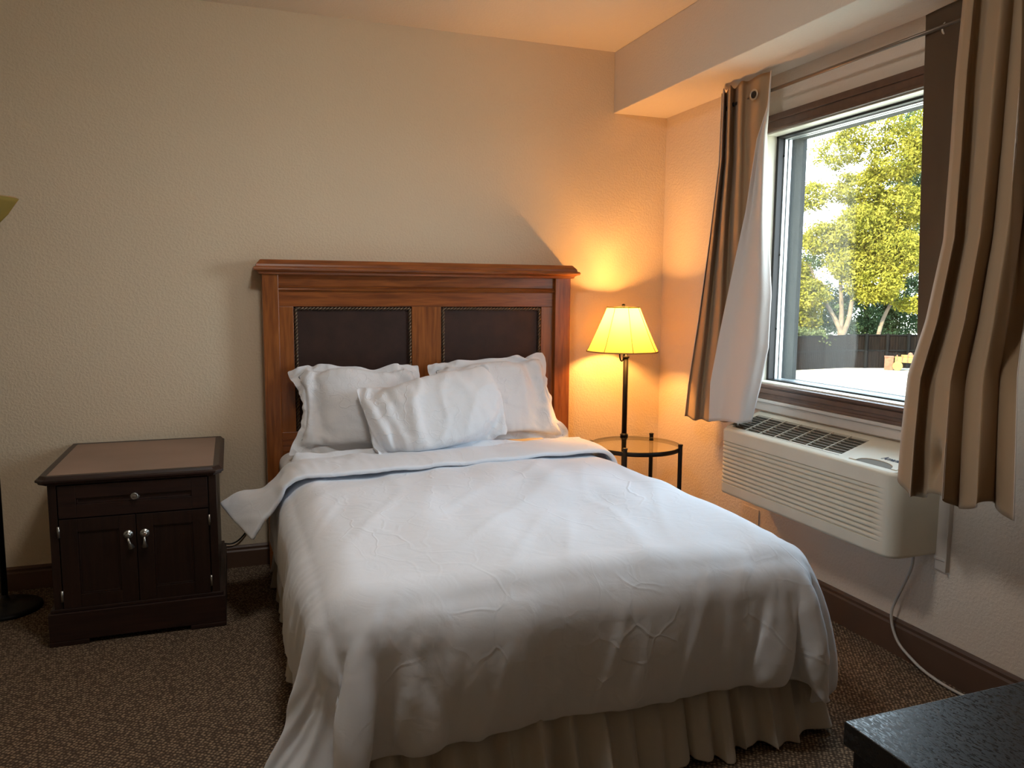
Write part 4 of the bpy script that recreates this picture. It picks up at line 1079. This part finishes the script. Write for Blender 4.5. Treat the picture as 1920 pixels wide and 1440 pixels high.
M_BARK = plain('pale_bark', (.105, .080, .055), .95, noise=.3, nscale=5)
def tree(name, label, base, trunks, blobs, leafm, seed, size=.13, dens=1.0, up=(0, 0, 0)):
    rs = np.random.RandomState(seed); base = Vector(base)
    t = thing(name, label, 'tree', base, 'trees behind the fence')
    bm = NB()
    for pts, r0 in trunks:
        pp = smooth_pts([base+Vector(p) for p in pts], 4); add_tube(bm, pp, [r0*(1-.75*i/len(pp)) for i in range(len(pp))], 9)
    part('trunk', bm, M_BARK, t, smooth=True)
    C, S = [], []
    for (cx_, cy, cz, rx, ry, rz, n) in blobs:
        n = int(n*dens*2.3); cl = rs.normal(size=(max(6, n//28), 3)); cl /= np.linalg.norm(cl, axis=1)[:, None]; cl *= rs.uniform(.35, 1, (len(cl), 1))**.5
        idx = rs.randint(0, len(cl), n); p = cl[idx]*np.array([rx, ry, rz])+rs.normal(0, .16, (n, 3))*np.array([1.6, 1.6, .9])*.75
        C.append(p+np.array([cx_, cy, cz]))
    C = np.concatenate(C)+np.array(base); n = len(C)
    a = rs.normal(size=(n, 3)); a /= np.linalg.norm(a, axis=1)[:, None]; b = np.cross(a, rs.normal(size=(n, 3))); b /= np.linalg.norm(b, axis=1)[:, None]
    sz = (size*rs.uniform(.6, 1.25, n))[:, None]
    V = np.empty((n, 4, 3)); V[:, 0] = C-a*sz*.7; V[:, 1] = C+b*sz*.33; V[:, 2] = C+a*sz*.7; V[:, 3] = C-b*sz*.33
    me = bpy.data.meshes.new('foliage'); me.vertices.add(n*4); me.vertices.foreach_set('co', V.reshape(-1)); me.loops.add(n*4); me.loops.foreach_set('vertex_index', np.arange(n*4)); me.polygons.add(n)
    me.polygons.foreach_set('loop_start', np.arange(n)*4); me.update(calc_edges=True); me.materials.append(leafm)
    o = bpy.data.objects.new('foliage', me); COL.objects.link(o); o.parent = t; o.matrix_parent_inverse = Matrix.Translation(t.location).inverted()
    return t
# directions: right along the view's horizontal, away from the viewer
rt = Vector((cos(radians(44)), -sin(radians(44)), 0)); aw = Vector((sin(radians(44)), cos(radians(44)), 0))
def off(r_, a_, z): v = rt*r_+aw*a_; return (v.x, v.y, z)
def blob(r_, a_, z, rr, rz, n): v = rt*r_+aw*a_; return (v.x, v.y, z, rr, rr, rz, n)
tb = Vector((31.6, 34.4, GZ))
tree('yellow_green_tree', 'sunlit yellow-green tree with forked pale trunks just behind the fence', tb,
     [([off(.1, 0, 0), off(.15, 0, 1.6), off(-.1, 0, 2.4), off(-1.0, 0, 4.0), off(-1.7, .3, 5.6)], .20),
      ([off(.1, 0, 1.4), off(.12, .1, 2.8), off(.0, 0, 4.4), off(-.2, .2, 6.4), off(.1, .2, 8.6)], .16),
      ([off(.15, 0, 1.5), off(.5, 0, 2.6), off(.7, .1, 4.2), off(1.3, .2, 6.0), off(1.9, .2, 8.0)], .16),
      ([off(1.9, 0, 1.0), off(2.2, .2, 2.6), off(2.9, .2, 4.3), off(3.6, .2, 6.0)], .13)],
     [blob(-2.0, .0, 2.7, .95, 1.0, 2600), blob(-2.7, -.2, 1.9, .9, .8, 2000), blob(-1.6, -.6, 3.9, 1.0, .9, 2600), blob(-2.6, 0, 4.9, 1.1, 1.0, 2600), blob(1.7, -.5, 4.6, 1.4, 1.1, 4200), blob(.5, -.2, 5.6, 1.3, 1.0, 3400),
      blob(2.6, -.4, 6.2, 1.4, 1.2, 4200), blob(1.0, -.3, 7.6, 1.5, 1.2, 4200), blob(-1.0, 0, 7.0, 1.2, .9, 2400), blob(2.7, .2, 8.6, 1.4, 1.1, 3200), blob(-1.6, .2, 9.3, 1.1, .8, 1100), blob(.6, .2, 9.6, 1.3, 1.0, 2000),
      blob(2.3, .2, 11.0, 1.5, 1.2, 2400), blob(-.5, .2, 11.6, 1.4, .9, 1200), blob(3.6, -.2, 3.4, .8, .35, 500), blob(1.2, .2, 12.8, 1.8, 1.0, 1800), blob(3.9, .2, 12.0, 1.4, 1.6, 2200)],
     M_LEAFY, 8)
tree('dark_green_tree', 'dark blue-green tree filling in behind the yellow-green one', tb+Vector(off(1.2, 4.5, 0)),
     [([off(0, 0, 0), off(.2, 0, 3), off(.1, 0, 7)], .25), ([off(0, 0, 2), off(1.0, 0, 4.5), off(1.8, 0, 8)], .18)],
     [blob(0, 0, 3.0, 2.4, 1.6, 5200), blob(2.6, 0, 3.6, 2.2, 1.9, 5200), blob(-2.6, 0, 3.2, 2.0, 1.8, 4200), blob(3.2, 0, 7.0, 2.0, 2.0, 4200), blob(.4, 0, 6.6, 2.2, 1.9, 4000), blob(3.4, 0, 10.5, 1.8, 2.2, 3600), blob(1.2, 0, 10.2, 1.8, 1.4, 1800), blob(-3.2, 0, 6.4, 1.4, 1.2, 1400), blob(3.0, .5, 14.0, 1.8, 1.8, 2400), blob(-.5, 0, 1.4, 3.4, 1.2, 4200)],
     M_LEAFB, 9)
tree('low_shrub', 'low pale green shrub hanging over the left end of the fence', tb+Vector(off(-2.3, -1.9, 0)),
     [([off(0, 0, 0), off(.3, 0, 1.2), off(.2, 0, 2.2)], .06)],
     [blob(-.2, 0, 1.75, 1.0, .38, 1700), blob(1.1, 0, 1.62, .7, .26, 900)], leaf_mat('pale_green_leaves', (.035, .05, .02), (.085, .095, .04), .25), 10)

# small garden cart with a brick planter by the fence
cb = Vector((33.6, 30.9, GZ))-rt*1.02
M_BRICK = plain('orange_brick', (.13, .055, .030), .9, noise=.3, nscale=9)
M_YEL = plain('yellow_paint', (.20, .125, .025), .7, noise=.2, nscale=8)
def wbox(bm, c, r0, r1, a0, a1, z0, z1):
    vs = []
    for z in (z0, z1):
        for (r_, a_) in ((r0, a0), (r1, a0), (r1, a1), (r0, a1)): v = c+rt*r_+aw*a_; vs.append(bm.verts.new((v.x, v.y, c.z+z)))
    for f in ((3, 2, 1, 0), (4, 5, 6, 7), (0, 1, 5, 4), (1, 2, 6, 5), (2, 3, 7, 6), (3, 0, 4, 7)): bm.faces.new([vs[i] for i in f])
bm = NB(); wbox(bm, cb, -.48, -.06, -.3, .3, 0, .66); wbox(bm, cb, -.50, -.04, -.32, .32, .66, .72)
tag(part('brick_planter', bm, M_BRICK, bevel=.01), 'orange brick planter block at the foot of the fence', 'planter')
cart = thing('garden_cart', 'yellow garden cart with wheels beside the brick planter', 'cart', cb+rt*.6)
bm = NB(); wbox(bm, cb, .0, 1.25, -.35, .35, .42, .70); wbox(bm, cb, .30, 1.2, -.30, .30, .70, .80); part('cart_bed', bm, M_YEL, cart, bevel=.02)
bm = NB()
for k in range(5): wbox(bm, cb, .06+k*.25, .12+k*.25, -.38, -.34, .44, .82)
part('cart_slats', bm, M_BRICK, cart)
bm = NB(); add_lathe(bm, [(.02, -.5), (.20, -.4), (.26, 0), (.16, .2), (.02, .26)], (0, 0, 0), 14, True); bmesh.ops.transform(bm, matrix=Matrix.Translation(cb+rt*.72+Vector((0, 0, .82))) @ Matrix.Scale(.5, 4), verts=bm.verts); part('load', bm, M_BRICK, cart, smooth=True)
for r_ in (.14, 1.10):
    for a_ in (-.36, .36):
        bm = NB(); c = cb+rt*r_+aw*a_+Vector((0, 0, .24)); n = 22; V1 = []
        for k in range(n):
            an = 2*pi*k/n; V1.append([c+rt*(.24*cos(an))+Vector((0, 0, .24*sin(an)))+aw*dd for dd in (-.04, .04)])
        A = [bm.verts.new(v[0]) for v in V1]; B = [bm.verts.new(v[1]) for v in V1]; bm.faces.new(A); bm.faces.new(B[::-1])
        for k in range(n): bm.faces.new((A[k], A[(k+1) % n], B[(k+1) % n], B[k]))
        part('wheel', bm, M_YEL, cart, bevel=.01)
bm = NB(); wbox(bm, cb, .10, .16, -.34, .34, .20, .44); wbox(bm, cb, 1.06, 1.12, -.34, .34, .20, .44); part('axle_frame', bm, M_BRICK, cart)
